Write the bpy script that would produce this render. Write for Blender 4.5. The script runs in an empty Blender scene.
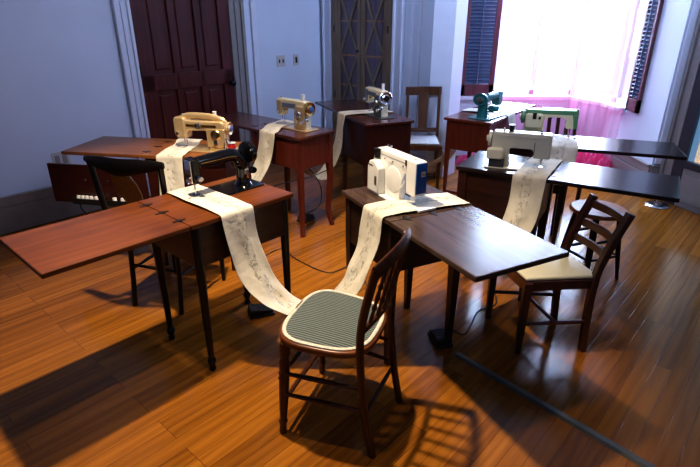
import bpy, bmesh, math, random
from mathutils import Vector, Matrix, noise
random.seed(7)
sc = bpy.context.scene
COL = sc.collection
PI = math.pi
R = math.radians
V = Vector

# ------------------------------------------------------------------ materials
def new_mat(name):
    m = bpy.data.materials.new(name); m.use_nodes = True
    nt = m.node_tree; nt.nodes.clear()
    out = nt.nodes.new('ShaderNodeOutputMaterial')
    b = nt.nodes.new('ShaderNodeBsdfPrincipled')
    nt.links.new(b.outputs[0], out.inputs[0])
    return m, nt, b, out
def coords(nt, scale=(1,1,1), rot=(0,0,0)):
    tc = nt.nodes.new('ShaderNodeTexCoord'); mp = nt.nodes.new('ShaderNodeMapping')
    mp.inputs['Scale'].default_value = scale; mp.inputs['Rotation'].default_value = rot
    nt.links.new(tc.outputs['Object'], mp.inputs[0]); return mp.outputs[0]
def ramp(nt, fac, stops):
    r = nt.nodes.new('ShaderNodeValToRGB'); e = r.color_ramp.elements
    while len(e) > 1: e.remove(e[-1])
    e[0].position = stops[0][0]; e[0].color = (*stops[0][1], 1)
    for p, c in stops[1:]:
        k = e.new(p); k.color = (*c, 1)
    nt.links.new(fac, r.inputs[0]); return r.outputs[0]
def noise_tex(nt, vec, scale, detail=4, rough=.55, dist=0):
    n = nt.nodes.new('ShaderNodeTexNoise'); n.inputs['Scale'].default_value = scale
    n.inputs['Detail'].default_value = detail; n.inputs['Roughness'].default_value = rough
    n.inputs['Distortion'].default_value = dist
    nt.links.new(vec, n.inputs['Vector']); return n.outputs[0]
def bump(nt, b, h, strength, dist=.002):
    n = nt.nodes.new('ShaderNodeBump'); n.inputs['Strength'].default_value = strength; n.inputs['Distance'].default_value = dist
    nt.links.new(h, n.inputs['Height']); nt.links.new(n.outputs[0], b.inputs['Normal'])
def plain(name, col, rough=.5, metal=0, spec=.5, coat=0, var=.12, nscale=9):
    m, nt, b, out = new_mat(name)
    v = coords(nt)
    n = noise_tex(nt, v, nscale)
    c0 = tuple(c*(1-var) for c in col); c1 = tuple(min(1, c*(1+var)) for c in col)
    nt.links.new(ramp(nt, n, [(.3, c0), (.7, c1)]), b.inputs['Base Color'])
    b.inputs['Roughness'].default_value = rough; b.inputs['Metallic'].default_value = metal
    b.inputs['Specular IOR Level'].default_value = spec
    b.inputs['Coat Weight'].default_value = coat; b.inputs['Coat Roughness'].default_value = .1
    return m
def wood(name, dark, light, rough=.3, axis='x', coat=.0, spec=.5, grain=1.0):
    m, nt, b, out = new_mat(name)
    s = {'x': (1.6, 26, 26), 'z': (26, 26, 1.6), 'y': (26, 1.6, 26)}[axis]
    v = coords(nt, s)
    n = noise_tex(nt, v, 1.6*grain, 6, .6, .6)
    n2 = noise_tex(nt, coords(nt, (1, 1, 1)), 3.0, 2)
    mx = nt.nodes.new('ShaderNodeMath'); mx.operation = 'MULTIPLY_ADD'; mx.inputs[1].default_value = .35; 
    nt.links.new(n2, mx.inputs[0]); 
    mm = nt.nodes.new('ShaderNodeMath'); mm.operation = 'MULTIPLY'; mm.inputs[1].default_value = .65
    nt.links.new(n, mm.inputs[0]); nt.links.new(mm.outputs[0], mx.inputs[2])
    mid = tuple((a+c)/2 for a, c in zip(dark, light))
    nt.links.new(ramp(nt, mx.outputs[0], [(.36, dark), (.5, mid), (.64, light)]), b.inputs['Base Color'])
    b.inputs['Roughness'].default_value = rough; b.inputs['Coat Weight'].default_value = coat
    b.inputs['Coat Roughness'].default_value = .12; b.inputs['Specular IOR Level'].default_value = spec
    bump(nt, b, n, .02, .0005)
    return m

M = {}
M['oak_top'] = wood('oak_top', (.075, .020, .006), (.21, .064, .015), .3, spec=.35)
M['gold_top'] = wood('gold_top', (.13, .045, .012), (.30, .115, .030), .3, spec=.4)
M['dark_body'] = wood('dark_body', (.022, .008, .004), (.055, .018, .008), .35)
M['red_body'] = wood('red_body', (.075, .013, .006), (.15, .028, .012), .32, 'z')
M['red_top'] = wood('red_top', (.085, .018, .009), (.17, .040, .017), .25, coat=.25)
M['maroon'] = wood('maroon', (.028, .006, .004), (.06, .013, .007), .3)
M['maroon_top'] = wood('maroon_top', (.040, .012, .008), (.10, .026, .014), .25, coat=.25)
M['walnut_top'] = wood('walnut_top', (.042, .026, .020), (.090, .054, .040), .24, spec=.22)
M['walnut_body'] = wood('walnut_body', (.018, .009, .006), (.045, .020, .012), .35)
M['ebony_top'] = wood('ebony_top', (.016, .010, .012), (.034, .020, .020), .2, spec=.3, coat=.0)
M['espresso'] = wood('espresso', (.018, .006, .005), (.05, .015, .010), .32)
M['chair_wood'] = wood('chair_wood', (.035, .011, .004), (.09, .028, .009), .3, 'z', spec=.35)
M['chair_rim'] = wood('chair_rim', (.11, .035, .010), (.24, .078, .020), .3, 'x', spec=.35)
M['chair_red'] = wood('chair_red', (.028, .009, .005), (.07, .021, .010), .28, 'z', coat=.3)
M['chair_brown'] = wood('chair_brown', (.075, .030, .014), (.15, .06, .026), .35, 'z')
M['black_wood'] = wood('black_wood', (.004, .003, .003), (.010, .008, .007), .35, 'z', spec=.3)
M['olive_wood'] = wood('olive_wood', (.12, .062, .016), (.22, .12, .030), .4, 'z')
M['stool_wood'] = wood('stool_wood', (.26, .080, .018), (.50, .18, .045), .35, spec=.3)
M['door_wood'] = wood('door_wood', (.055, .010, .009), (.13, .022, .017), .30, 'z', coat=.15)
M['cab_frame'] = wood('cab_frame', (.17, .12, .075), (.28, .20, .13), .4, 'z')
M['shutter'] = wood('shutter', (.10, .035, .045), (.19, .07, .08), .35, 'z')
M['louver'] = plain('louver', (.09, .13, .21), .3)
M['wall'] = plain('wall', (.67, .75, .85), .75, var=.03, nscale=2)
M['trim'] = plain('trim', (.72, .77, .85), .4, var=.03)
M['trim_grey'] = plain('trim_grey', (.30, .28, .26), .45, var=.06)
M['baseboard'] = plain('baseboard', (.36, .30, .25), .45, var=.1)
M['base_groove'] = plain('base_groove', (.08, .06, .045), .6)
M['ceil'] = plain('ceil', (.30, .30, .32), .9, var=.02)
M['dark_frame'] = plain('dark_frame', (.045, .045, .055), .5)
M['black'] = plain('black', (.004, .004, .005), .14, coat=.2)
M['black_matte'] = plain('black_matte', (.01, .01, .01), .5)
M['chrome'] = plain('chrome', (.75, .75, .78), .14, 1)
M['steel'] = plain('steel', (.42, .42, .42), .3, 1)
M['gunmetal'] = plain('gunmetal', (.16, .17, .16), .3, .8)
M['brass'] = plain('brass', (.65, .42, .14), .25, 1)
M['iron'] = plain('iron', (.035, .035, .04), .35, .7)
M['gold_paint'] = plain('gold_paint', (.60, .45, .25), .26, .45, coat=.4)
M['cream_paint'] = plain('cream_paint', (.74, .66, .44), .28, coat=.4, var=.05)
M['grey_cream'] = plain('grey_cream', (.60, .57, .46), .28, coat=.4, var=.05)
M['teal'] = plain('teal', (.03, .17, .16), .2, .2, spec=.3, coat=.0)
M['teal_light'] = plain('teal_light', (.12, .34, .33), .25, .2, coat=.5)
M['beige'] = plain('beige', (.60, .58, .47), .35, coat=.2, var=.04)
M['ivory'] = plain('ivory', (.70, .66, .44), .35, coat=.2, var=.05)
M['green'] = plain('green', (.10, .27, .13), .3, coat=.3)
M['white_paint'] = plain('white_paint', (.82, .82, .80), .3, coat=.3, var=.03)
M['white_soft'] = plain('white_soft', (.72, .72, .70), .4, var=.03)
M['blue'] = plain('blue', (.008, .07, .27), .35)
M['red_thread'] = plain('red_thread', (.6, .01, .02), .6)
M['white_thread'] = plain('white_thread', (.8, .8, .78), .6)
M['cream_seat'] = plain('cream_seat', (.72, .68, .50), .4, var=.04)
M['pale_seat'] = plain('pale_seat', (.62, .66, .66), .6, var=.12, nscale=30)
M['braid'] = plain('braid', (.62, .58, .50), .8, var=.2, nscale=120)
M['plastic_plate'] = plain('plastic_plate', (.60, .58, .54), .4)
M['rubber'] = plain('rubber', (.012, .012, .012), .5)
M['rail_metal'] = plain('rail_metal', (.13, .13, .12), .4, .4, var=.2)
M['blue_disc'] = plain('blue_disc', (.15, .22, .55), .15, .6)

# striped grey woven seat
m, nt, b, out = new_mat('striped_seat')
w = nt.nodes.new('ShaderNodeTexWave'); w.wave_type = 'BANDS'; w.bands_direction = 'Y'
w.inputs['Scale'].default_value = 27; w.inputs['Distortion'].default_value = .8; w.inputs['Detail'].default_value = 2; w.inputs['Detail Scale'].default_value = 3
nt.links.new(coords(nt), w.inputs[0])
nt.links.new(ramp(nt, w.outputs['Fac'], [(.15, (.03, .038, .04)), (.5, (.09, .115, .12)), (.85, (.17, .205, .20))]), b.inputs['Base Color'])
b.inputs['Roughness'].default_value = .85; bump(nt, b, w.outputs['Fac'], .5, .002); M['striped_seat'] = m

# oak strip floor: boards run along the left wall
m, nt, b, out = new_mat('floor')
v = coords(nt, (1, 1, 1), (0, 0, -R(48)))
br = nt.nodes.new('ShaderNodeTexBrick'); br.offset = .37; br.offset_frequency = 3
br.inputs['Color1'].default_value = (0, 0, 0, 1); br.inputs['Color2'].default_value = (1, 1, 1, 1); br.inputs['Mortar'].default_value = (.0, .0, .0, 1)
br.inputs['Scale'].default_value = 1; br.inputs['Mortar Size'].default_value = .0009; br.inputs['Mortar Smooth'].default_value = .1
br.inputs['Brick Width'].default_value = 1.1; br.inputs['Row Height'].default_value = .072
nt.links.new(v, br.inputs['Vector'])
# grain, offset for every board by its tone
sep = nt.nodes.new('ShaderNodeSeparateColor'); nt.links.new(br.outputs['Color'], sep.inputs[0])
add = nt.nodes.new('ShaderNodeVectorMath'); add.operation = 'MULTIPLY_ADD'
comb = nt.nodes.new('ShaderNodeCombineXYZ')
for i in range(3): nt.links.new(sep.outputs[0], comb.inputs[i])
nt.links.new(comb.outputs[0], add.inputs[0]); add.inputs[1].default_value = (7, 9, 5); nt.links.new(v, add.inputs[2])
mp = nt.nodes.new('ShaderNodeMapping'); mp.inputs['Scale'].default_value = (1.6, 34, 1); nt.links.new(add.outputs[0], mp.inputs[0])
g = noise_tex(nt, mp.outputs[0], 1.7, 8, .66, 1.0)
mp2 = nt.nodes.new('ShaderNodeMapping'); mp2.inputs['Scale'].default_value = (2.5, 12, 1); nt.links.new(add.outputs[0], mp2.inputs[0])
wv = nt.nodes.new('ShaderNodeTexWave'); wv.bands_direction = 'Y'; wv.inputs['Scale'].default_value = .55; wv.inputs['Distortion'].default_value = 9; wv.inputs['Detail'].default_value = 2; wv.inputs['Detail Scale'].default_value = .8
nt.links.new(mp2.outputs[0], wv.inputs[0])
def math2(nt, op, a, bb):
    n = nt.nodes.new('ShaderNodeMath'); n.operation = op
    for i, q in enumerate((a, bb)):
        if isinstance(q, (int, float)): n.inputs[i].default_value = q
        else: nt.links.new(q, n.inputs[i])
    return n.outputs[0]
f = math2(nt, 'ADD', math2(nt, 'MULTIPLY', g, .55), math2(nt, 'ADD', math2(nt, 'MULTIPLY', sep.outputs[0], .26), math2(nt, 'MULTIPLY', wv.outputs['Fac'], .13)))
col = ramp(nt, f, [(.18, (.14, .048, .007)), (.42, (.25, .092, .012)), (.62, (.34, .130, .017)), (.85, (.44, .185, .028))])
mixm = nt.nodes.new('ShaderNodeMix'); mixm.data_type = 'RGBA'; mixm.blend_type = 'MIX'
nt.links.new(br.outputs['Fac'], mixm.inputs['Factor']); nt.links.new(col, mixm.inputs[6]); mixm.inputs[7].default_value = (.06, .018, .006, 1)
nt.links.new(mixm.outputs[2], b.inputs['Base Color'])
b.inputs['Roughness'].default_value = .24; b.inputs['Coat Weight'].default_value = .0; b.inputs['Specular IOR Level'].default_value = .25
rr = nt.nodes.new('ShaderNodeMapRange'); rr.inputs['To Min'].default_value = .10; rr.inputs['To Max'].default_value = .24
nt.links.new(g, rr.inputs[0]); nt.links.new(rr.outputs[0], b.inputs['Roughness'])
bump(nt, b, math2(nt, 'SUBTRACT', math2(nt, 'MULTIPLY', g, .25), br.outputs['Fac']), .25, .0015)
M['floor'] = m

# muslin with grey stitching
m, nt, b, out = new_mat('muslin')
tc = nt.nodes.new('ShaderNodeTexCoord'); uvm = nt.nodes.new('ShaderNodeMapping'); nt.links.new(tc.outputs['UV'], uvm.inputs[0])
sx = nt.nodes.new('ShaderNodeSeparateXYZ'); nt.links.new(uvm.outputs[0], sx.inputs[0])
lane = math2(nt, 'LESS_THAN', math2(nt, 'ABSOLUTE', math2(nt, 'SUBTRACT', sx.outputs[0], .56), 0.0), .15)
mps = nt.nodes.new('ShaderNodeMapping'); mps.inputs['Scale'].default_value = (7, 26, 1); nt.links.new(tc.outputs['UV'], mps.inputs[0])
st = noise_tex(nt, mps.outputs[0], 1.3, 6, .8, .5)
stm = math2(nt, 'MULTIPLY', lane, ramp(nt, st, [(.52, (0, 0, 0)), (.60, (1, 1, 1))]))
stn = noise_tex(nt, coords(nt), 9, 3)
basec = ramp(nt, stn, [(.3, (.56, .52, .43)), (.7, (.72, .68, .58))])
mx = nt.nodes.new('ShaderNodeMix'); mx.data_type = 'RGBA'
nt.links.new(math2(nt, 'MULTIPLY', stm, .6), mx.inputs['Factor']); nt.links.new(basec, mx.inputs[6]); mx.inputs[7].default_value = (.16, .15, .14, 1)
nt.links.new(mx.outputs[2], b.inputs['Base Color']); b.inputs['Roughness'].default_value = .85
hh = math2(nt, 'ADD', noise_tex(nt, coords(nt), 28, 4), math2(nt, 'MULTIPLY', stm, -.5))
bump(nt, b, hh, .7, .006)
M['muslin'] = m

# sheer pink curtain
def sheer(name, colr, open_):
    m = bpy.data.materials.new(name); m.use_nodes = True; nt = m.node_tree; nt.nodes.clear()
    out = nt.nodes.new('ShaderNodeOutputMaterial')
    tl = nt.nodes.new('ShaderNodeBsdfTranslucent'); df = nt.nodes.new('ShaderNodeBsdfDiffuse'); tr = nt.nodes.new('ShaderNodeBsdfTransparent')
    n = noise_tex(nt, coords(nt, (14, 14, .8)), 2.0, 3)
    c = ramp(nt, n, [(.3, tuple(k*.75 for k in colr)), (.7, colr)])
    nt.links.new(c, tl.inputs[0]); nt.links.new(c, df.inputs[0]); tr.inputs[0].default_value = (.96, .96, 1, 1)
    a = nt.nodes.new('ShaderNodeMixShader'); a.inputs[0].default_value = .5
    nt.links.new(tl.outputs[0], a.inputs[1]); nt.links.new(df.outputs[0], a.inputs[2])
    b2 = nt.nodes.new('ShaderNodeMixShader'); b2.inputs[0].default_value = open_
    nt.links.new(a.outputs[0], b2.inputs[1]); nt.links.new(tr.outputs[0], b2.inputs[2])
    nt.links.new(b2.outputs[0], out.inputs[0]); return m
M['sheer'] = sheer('sheer', (1, .34, .55), .70)
M['sheer_rose'] = sheer('sheer_rose', (1, .34, .55), .56)
M['sheer_dense'] = sheer('sheer_dense', (1, .20, .42), .05)
# clear pane
m = bpy.data.materials.new('pane'); m.use_nodes = True; nt = m.node_tree; nt.nodes.clear()
out = nt.nodes.new('ShaderNodeOutputMaterial'); tr = nt.nodes.new('ShaderNodeBsdfTransparent'); gl = nt.nodes.new('ShaderNodeBsdfGlossy')
gl.inputs['Roughness'].default_value = .03; mx = nt.nodes.new('ShaderNodeMixShader'); mx.inputs[0].default_value = .07
nt.links.new(tr.outputs[0], mx.inputs[1]); nt.links.new(gl.outputs[0], mx.inputs[2]); nt.links.new(mx.outputs[0], out.inputs[0]); M['pane'] = m
# dark cabinet glass
M['cab_glass'] = plain('cab_glass', (.10, .045, .085), .08, spec=.6)
# view seen through the right-hand glazed door
m, nt, b, out = new_mat('street_view')
n = noise_tex(nt, coords(nt, (1, 1, 1)), 7, 4)
c = ramp(nt, n, [(.35, (.02, .10, .20)), (.5, (.10, .45, .80)), (.65, (.65, .85, 1.0))])
b.inputs['Base Color'].default_value = (.01, .02, .03, 1); nt.links.new(c, b.inputs['Emission Color']); b.inputs['Emission Strength'].default_value = 1.6
M['street_view'] = m

# ------------------------------------------------------------------ helpers
MW = {}
def empty(name, loc, yaw=0, label=None, cat=None, group=None):
    o = bpy.data.objects.new(name, None); COL.objects.link(o)
    o.location = loc; o.rotation_euler = (0, 0, yaw); o.empty_display_size = .1
    MW[o] = Matrix.Translation(V(loc)) @ Matrix.Rotation(yaw, 4, 'Z')
    if label: tag(o, label, cat, group)
    return o
def tag(o, label, cat, group=None, kind=None):
    if label: o['label'] = label
    if cat: o['category'] = cat
    if group: o['group'] = group
    if kind: o['kind'] = kind
    return o
def obj(name, bm, mat, parent=None, bev=0, smooth=True, world=False, solid=0, sub=0, plabel=None, seg=2):
    """links one bmesh as ONE mesh object. Children are meshes in the frame of their thing."""
    bmesh.ops.recalc_face_normals(bm, faces=bm.faces)
    org = None
    if world and parent is not None:
        bm.transform(MW[parent].inverted())
    if parent is None:       # put the origin at the base centre
        xs = [v.co for v in bm.verts]
        org = V(((min(v.x for v in xs)+max(v.x for v in xs))/2, (min(v.y for v in xs)+max(v.y for v in xs))/2, min(v.z for v in xs)))
        bm.transform(Matrix.Translation(-org))
    me = bpy.data.meshes.new(name); bm.to_mesh(me); bm.free()
    o = bpy.data.objects.new(name, me); COL.objects.link(o)
    me.materials.append(M[mat])
    if smooth:
        for p in me.polygons: p.use_smooth = True
    if parent is not None:
        o.parent = parent; MW[o] = MW[parent]
    else:
        o.location = org; MW[o] = Matrix.Translation(org)
    if solid:
        s = o.modifiers.new('solid', 'SOLIDIFY'); s.thickness = solid; s.offset = 0
    if bev:
        b = o.modifiers.new('bevel', 'BEVEL'); b.width = bev; b.segments = seg; b.limit_method = 'ANGLE'; b.angle_limit = R(35)
    if sub:
        s = o.modifiers.new('sub', 'SUBSURF'); s.levels = sub; s.render_levels = sub
    if smooth:
        try:
            me.set_sharp_from_angle(angle=R(38))
        except Exception: pass
    if plabel: o['label'] = plabel
    return o
def box(bm, x0, x1, y0, y1, z0, z1):
    vs = [bm.verts.new((x, y, z)) for z in (z0, z1) for x, y in ((x0, y0), (x1, y0), (x1, y1), (x0, y1))]
    for f in ((3, 2, 1, 0), (4, 5, 6, 7), (0, 1, 5, 4), (1, 2, 6, 5), (2, 3, 7, 6), (3, 0, 4, 7)): bm.faces.new([vs[i] for i in f])
    return vs
def B(*a):
    bm = bmesh.new(); box(bm, *a); return bm
def frame_of(d):
    d = d.normalized(); up = V((0, 0, 1)) if abs(d.z) < .95 else V((0, 1, 0))
    x = up.cross(d).normalized(); y = d.cross(x).normalized(); return x, y
def tube(bm, pts, rad, n=10, cap=True, square=False, flat=None):
    """sweep along pts; rad is a number, list, or list of (rx, ry)."""
    pts = [V(p) for p in pts]; rings = []; px = None
    for i, p in enumerate(pts):
        d = (pts[min(i+1, len(pts)-1)] - pts[max(i-1, 0)])
        if d.length < 1e-9: d = V((0, 0, 1))
        x, y = frame_of(d)
        if px is not None:
            x = (px - d.normalized()*px.dot(d.normalized())).normalized(); y = d.normalized().cross(x)
        px = x
        r = rad[i] if isinstance(rad, (list, tuple)) and not (len(rad) == 2 and not isinstance(rad[0], (list, tuple)) and len(pts) != 2) else rad
        if isinstance(r, (list, tuple)): rx, ry = r
        else: rx = ry = r
        ring = []
        for k in range(n):
            a = 2*PI*(k+.5)/n
            c, s = math.cos(a), math.sin(a)
            if square:
                q = max(abs(c), abs(s)); c, s = c/q, s/q
            ring.append(bm.verts.new(p + x*c*rx + y*s*ry))
        rings.append(ring)
    for a, b_ in zip(rings, rings[1:]):
        for k in range(n): bm.faces.new((a[k], a[(k+1) % n], b_[(k+1) % n], b_[k]))
    if cap:
        bm.faces.new(rings[0][::-1]); bm.faces.new(rings[-1])
    return bm
def T(pts, rad, **k):
    return tube(bmesh.new(), pts, rad, **k)
def lathe(bm, prof, o=(0, 0, 0), axis=(0, 0, 1), n=20):
    o = V(o); ax = V(axis).normalized(); x, y = frame_of(ax); rings = []
    for r, h in prof:
        rings.append([bm.verts.new(o + ax*h + (x*math.cos(2*PI*k/n) + y*math.sin(2*PI*k/n))*max(r, 1e-4)) for k in range(n)])
    for a, b_ in zip(rings, rings[1:]):
        for k in range(n): bm.faces.new((a[k], a[(k+1) % n], b_[(k+1) % n], b_[k]))
    bm.faces.new(rings[0][::-1]); bm.faces.new(rings[-1]); return bm
def L(prof, o=(0, 0, 0), axis=(0, 0, 1), n=20): return lathe(bmesh.new(), prof, o, axis, n)
def turned(p0, p1, prof, n=10):
    """turned rod between two points; prof = [(t, r)]"""
    p0, p1 = V(p0), V(p1); ln = (p1-p0).length
    return L([(r, t*ln) for t, r in prof], p0, p1-p0, n)
def prism(outline, y0, y1, bm=None):
    """outline in xz, extruded along y"""
    bm = bm or bmesh.new()
    a = [bm.verts.new((x, y0, z)) for x, z in outline]; b_ = [bm.verts.new((x, y1, z)) for x, z in outline]
    bm.faces.new(a); bm.faces.new(b_[::-1]); n = len(a)
    for i in range(n): bm.faces.new((a[i], b_[i], b_[(i+1) % n], a[(i+1) % n]))
    return bm
def slab(outline, z0, z1, bm=None):
    bm = bm or bmesh.new()
    a = [bm.verts.new((x, y, z0)) for x, y in outline]; b_ = [bm.verts.new((x, y, z1)) for x, y in outline]
    bm.faces.new(a[::-1]); bm.faces.new(b_); n = len(a)
    for i in range(n): bm.faces.new((a[i], a[(i+1) % n], b_[(i+1) % n], b_[i]))
    return bm
def wallbox(bm, p0, p1, z0, z1, th, off=0.0):
    """box standing on the line p0-p1; th > 0 grows to the left of the direction"""
    p0, p1 = V((*p0, 0)), V((*p1, 0)); d = (p1-p0).normalized(); n = V((-d.y, d.x, 0))
    q = [p0+n*off, p1+n*off, p1+n*(off+th), p0+n*(off+th)]
    return slab([(v.x, v.y) for v in q], z0, z1, bm)
def smooth_path(pts, k=6):
    pts = [V(p) for p in pts]; out = []
    P = [pts[0]*2-pts[1]] + pts + [pts[-1]*2-pts[-2]]
    for i in range(1, len(P)-2):
        for j in range(k):
            t = j/k; a, b_, c, d = P[i-1], P[i], P[i+1], P[i+2]
            out.append(.5*((2*b_)+(c-a)*t+(2*a-5*b_+4*c-d)*t*t+(3*b_-a-3*c+d)*t**3))
    out.append(pts[-1]); return out

# ------------------------------------------------------------------ the setting
def struct(o): o['kind'] = 'structure'; return o
LW0, LD = V((-2.38, 3.915)), V((.669, .743)).normalized()     # the long left wall
def lw(s): p = LW0 + LD*s; return (p.x, p.y)
def s_of(x, y): return (V((x, y))-LW0).dot(LD)
LN = V((LD.y, -LD.x))                                          # into the room
NE, SE = (-.3, 6.21), (.97, 5.06)
RA, RB = V((2.82, 4.45)), V((4.855, -2.0)); RDv = (RB-RA).normalized()
def rw(s): p = RA + RDv*s; return (p.x, p.y)

struct(obj('floor', slab([(-8.5, -2.2), (5.3, -2.2), (5.3, 6.9), (-8.5, 6.9)], -.1, 0), 'floor', smooth=False))
struct(obj('ceiling', slab([(-8.5, -2.2), (5.3, -2.2), (5.3, 6.9), (-8.5, 6.9)], 3.5, 3.6), 'ceil', smooth=False))
bm = bmesh.new(); wallbox(bm, lw(-8.3), lw(s_of(*NE)+.2), 0, 3.5, .2); struct(obj('wall_left', bm, 'wall', smooth=False))
bm = bmesh.new(); wallbox(bm, NE, SE, 0, 3.5, .2); struct(obj('wall_back', bm, 'wall', smooth=False))
bm = bmesh.new(); wallbox(bm, (-8.5, -2), (5.0, -2), 0, 3.5, -.2); struct(obj('wall_front', bm, 'wall', smooth=False))
bm = bmesh.new(); wallbox(bm, SE, (1.19, 5.92), 0, 3.5, .2); struct(obj('wall_bay_left', bm, 'trim', smooth=False))
bay = [(1.62, 5.92), (2.52, 5.92), (2.72, 5.43), (2.72, 5.06)]
bm = bmesh.new()
wallbox(bm, (1.19, 5.92), (1.62, 5.92), 0, 3.5, .15)
for a, c in zip(bay, bay[1:]):
    wallbox(bm, a, c, 0, .66, .15); wallbox(bm, a, c, 3.1, 3.5, .15)
struct(obj('wall_bay', bm, 'wall', smooth=False))
bm = bmesh.new(); wallbox(bm, (2.72, 5.06), (2.72, 4.45), 0, 3.5, .12)
struct(obj('wall_bay_right', bm, 'wall', smooth=False))
bm = bmesh.new(); wallbox(bm, rw(0.02), rw(.13), 0, 3.5, .2); wallbox(bm, rw(1.26), rw(7), 0, 3.5, .2); wallbox(bm, rw(.13), rw(1.26), 2.5, 3.5, .2)
struct(obj('wall_right', bm, 'wall', smooth=False))
# sill
bm = bmesh.new()
for a, c in zip([(1.19, 5.92)]+bay[1:], bay[1:]): wallbox(bm, a, c, .66, .70, -.08)
struct(obj('window_1_sill', bm, 'trim', bev=.004, smooth=False)); bpy.data.objects['window_1_sill'].name = 'trim_1'
# windows: sash frame > pane
def window(name, a, c, z0, z1, nm=1):
    bm = bmesh.new(); A, C_ = V(a), V(c); d = (C_-A).normalized(); ln = (C_-A).length
    wallbox(bm, a, c, z0, z0+.05, .05, .05); wallbox(bm, a, c, z1-.05, z1, .05, .05); wallbox(bm, a, c, (z0+z1)/2-.02, (z0+z1)/2+.02, .05, .05)
    for k in range(nm+1):
        p = A + d*(ln*k/nm); q0, q1 = p - d*.025, p + d*.025
        wallbox(bm, tuple(q0), tuple(q1), z0, z1, .05, .05)
    o = struct(obj(name, bm, 'trim', smooth=False))
    bm = bmesh.new(); wallbox(bm, a, c, z0+.03, z1-.03, .006, .07); obj('window_pane', bm, 'pane', o, smooth=False, world=True)
window('window_1', bay[0], bay[1], .70, 3.1, 2)
window('window_2', bay[1], bay[2], .70, 3.1)
window('window_3', bay[2], bay[3], .70, 3.1)
# baseboards
def baseboard(name, a, c, side, mat='baseboard', h=.28):
    bm = bmesh.new()
    wallbox(bm, a, c, 0, h*.70, side*.028); wallbox(bm, a, c, h*.735, h*.93, side*.022); wallbox(bm, a, c, h*.95, h, side*.034)
    wallbox(bm, a, c, h*.69, h*.96, side*.012)
    struct(obj(name, bm, mat, bev=.003, smooth=False))
baseboard('baseboard_left', lw(-8), lw(s_of(-1.908, 4.439)), -1)
baseboard('baseboard_back_left', lw(s_of(-1.05, 5.39)), lw(s_of(*NE)), -1, 'trim')
baseboard('baseboard_back', (.55, 5.44), SE, -1, 'trim')
baseboard('baseboard_bay', (2.72, 5.43), (2.72, 4.44), -1, 'trim_grey', .30)
baseboard('baseboard_bay_right', (2.715, 4.45), (2.84, 4.45), -1, 'trim_grey', .30)
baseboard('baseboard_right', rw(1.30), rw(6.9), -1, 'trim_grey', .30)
# door casing on the left wall
sl0, sl1 = s_of(-1.908, 4.439), s_of(-1.817, 4.54)
sr0, sr1 = s_of(-1.177, 5.25), s_of(-1.058, 5.383)
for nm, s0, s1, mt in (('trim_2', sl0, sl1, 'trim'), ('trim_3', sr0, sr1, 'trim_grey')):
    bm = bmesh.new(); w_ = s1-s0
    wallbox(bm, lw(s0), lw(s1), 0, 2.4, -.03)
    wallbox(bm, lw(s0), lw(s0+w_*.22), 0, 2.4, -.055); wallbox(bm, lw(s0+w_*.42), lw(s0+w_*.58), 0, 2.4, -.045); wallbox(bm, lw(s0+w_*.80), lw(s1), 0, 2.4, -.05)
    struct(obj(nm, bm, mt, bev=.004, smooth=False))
bm = bmesh.new(); wallbox(bm, lw(sl0), lw(sr1), 2.25, 2.42, -.045); struct(obj('trim_4', bm, 'trim', bev=.004, smooth=False))
bm = bmesh.new(); wallbox(bm, lw(sr1+.10), lw(sr1+.16), 0, 3.5, -.03); struct(obj('trim_5', bm, 'trim', bev=.004, smooth=False))
# door: frame slab with six recessed panels, knob
def rect_frame(bm, P0, d, nrm, s0, s1, z0, z1, dep, off=0):
    a = P0 + d*s0; c = P0 + d*s1
    wallbox(bm, (a.x, a.y), (c.x, c.y), z0, z1, dep, off)
dw = sr0-sl1; bm = bmesh.new(); D0 = LW0 + LD*sl1
st = [(0, .115), (.315, .40), (.60, .685), (dw-.115, dw)] if False else None
stiles = [0, .13, .30, .37, .585, .655, .83, dw]
for a, c in ((0, .12), (.325, .375), (.58, .63), (dw-.12, dw)): rect_frame(bm, D0, LD, None, a, c, 0, 2.25, -.042)
for z0, z1 in ((0, .22), (.92, 1.06), (2.12, 2.25)): rect_frame(bm, D0, LD, None, 0, dw, z0, z1, -.042)
rect_frame(bm, D0, LD, None, 0, dw, 0, 2.25, -.018)
door = struct(obj('door_1', bm, 'door_wood', bev=.006, smooth=False))
for a, c in ((.12, .325), (.375, .58), (.63, dw-.12)):
    for z0, z1 in ((.22, .92), (1.06, 2.12)):
        bm = bmesh.new(); rect_frame(bm, D0, LD, None, a+.035, c-.035, z0+.035, z1-.035, -.032); obj('door_panel', bm, 'door_wood', door, bev=.012, smooth=False, world=True)
kp = D0 + LD*(dw-.055); kn = V((LN.x, LN.y, 0))
obj('door_plate', L([(.022, .04), (.022, .047)], (kp.x, kp.y, .925), kn), 'iron', door, world=True)
obj('door_knob', L([(.009, .045), (.009, .075), (.022, .08), (.029, .095), (.024, .112), (.008, .118)], (kp.x, kp.y, .925), kn), 'black', door, world=True)
obj('keyhole_cover', L([(.014, .04), (.014, .048)], (kp.x, kp.y, 1.0), kn, 12), 'iron', door, world=True)
for z in (.35, 1.1, 1.95):
    q = D0 + LD*.004; obj('hinge', T([(q.x+LN.x*.05, q.y+LN.y*.05, z-.05), (q.x+LN.x*.05, q.y+LN.y*.05, z+.05)], .008, n=8), 'iron', door, world=True)
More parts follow.
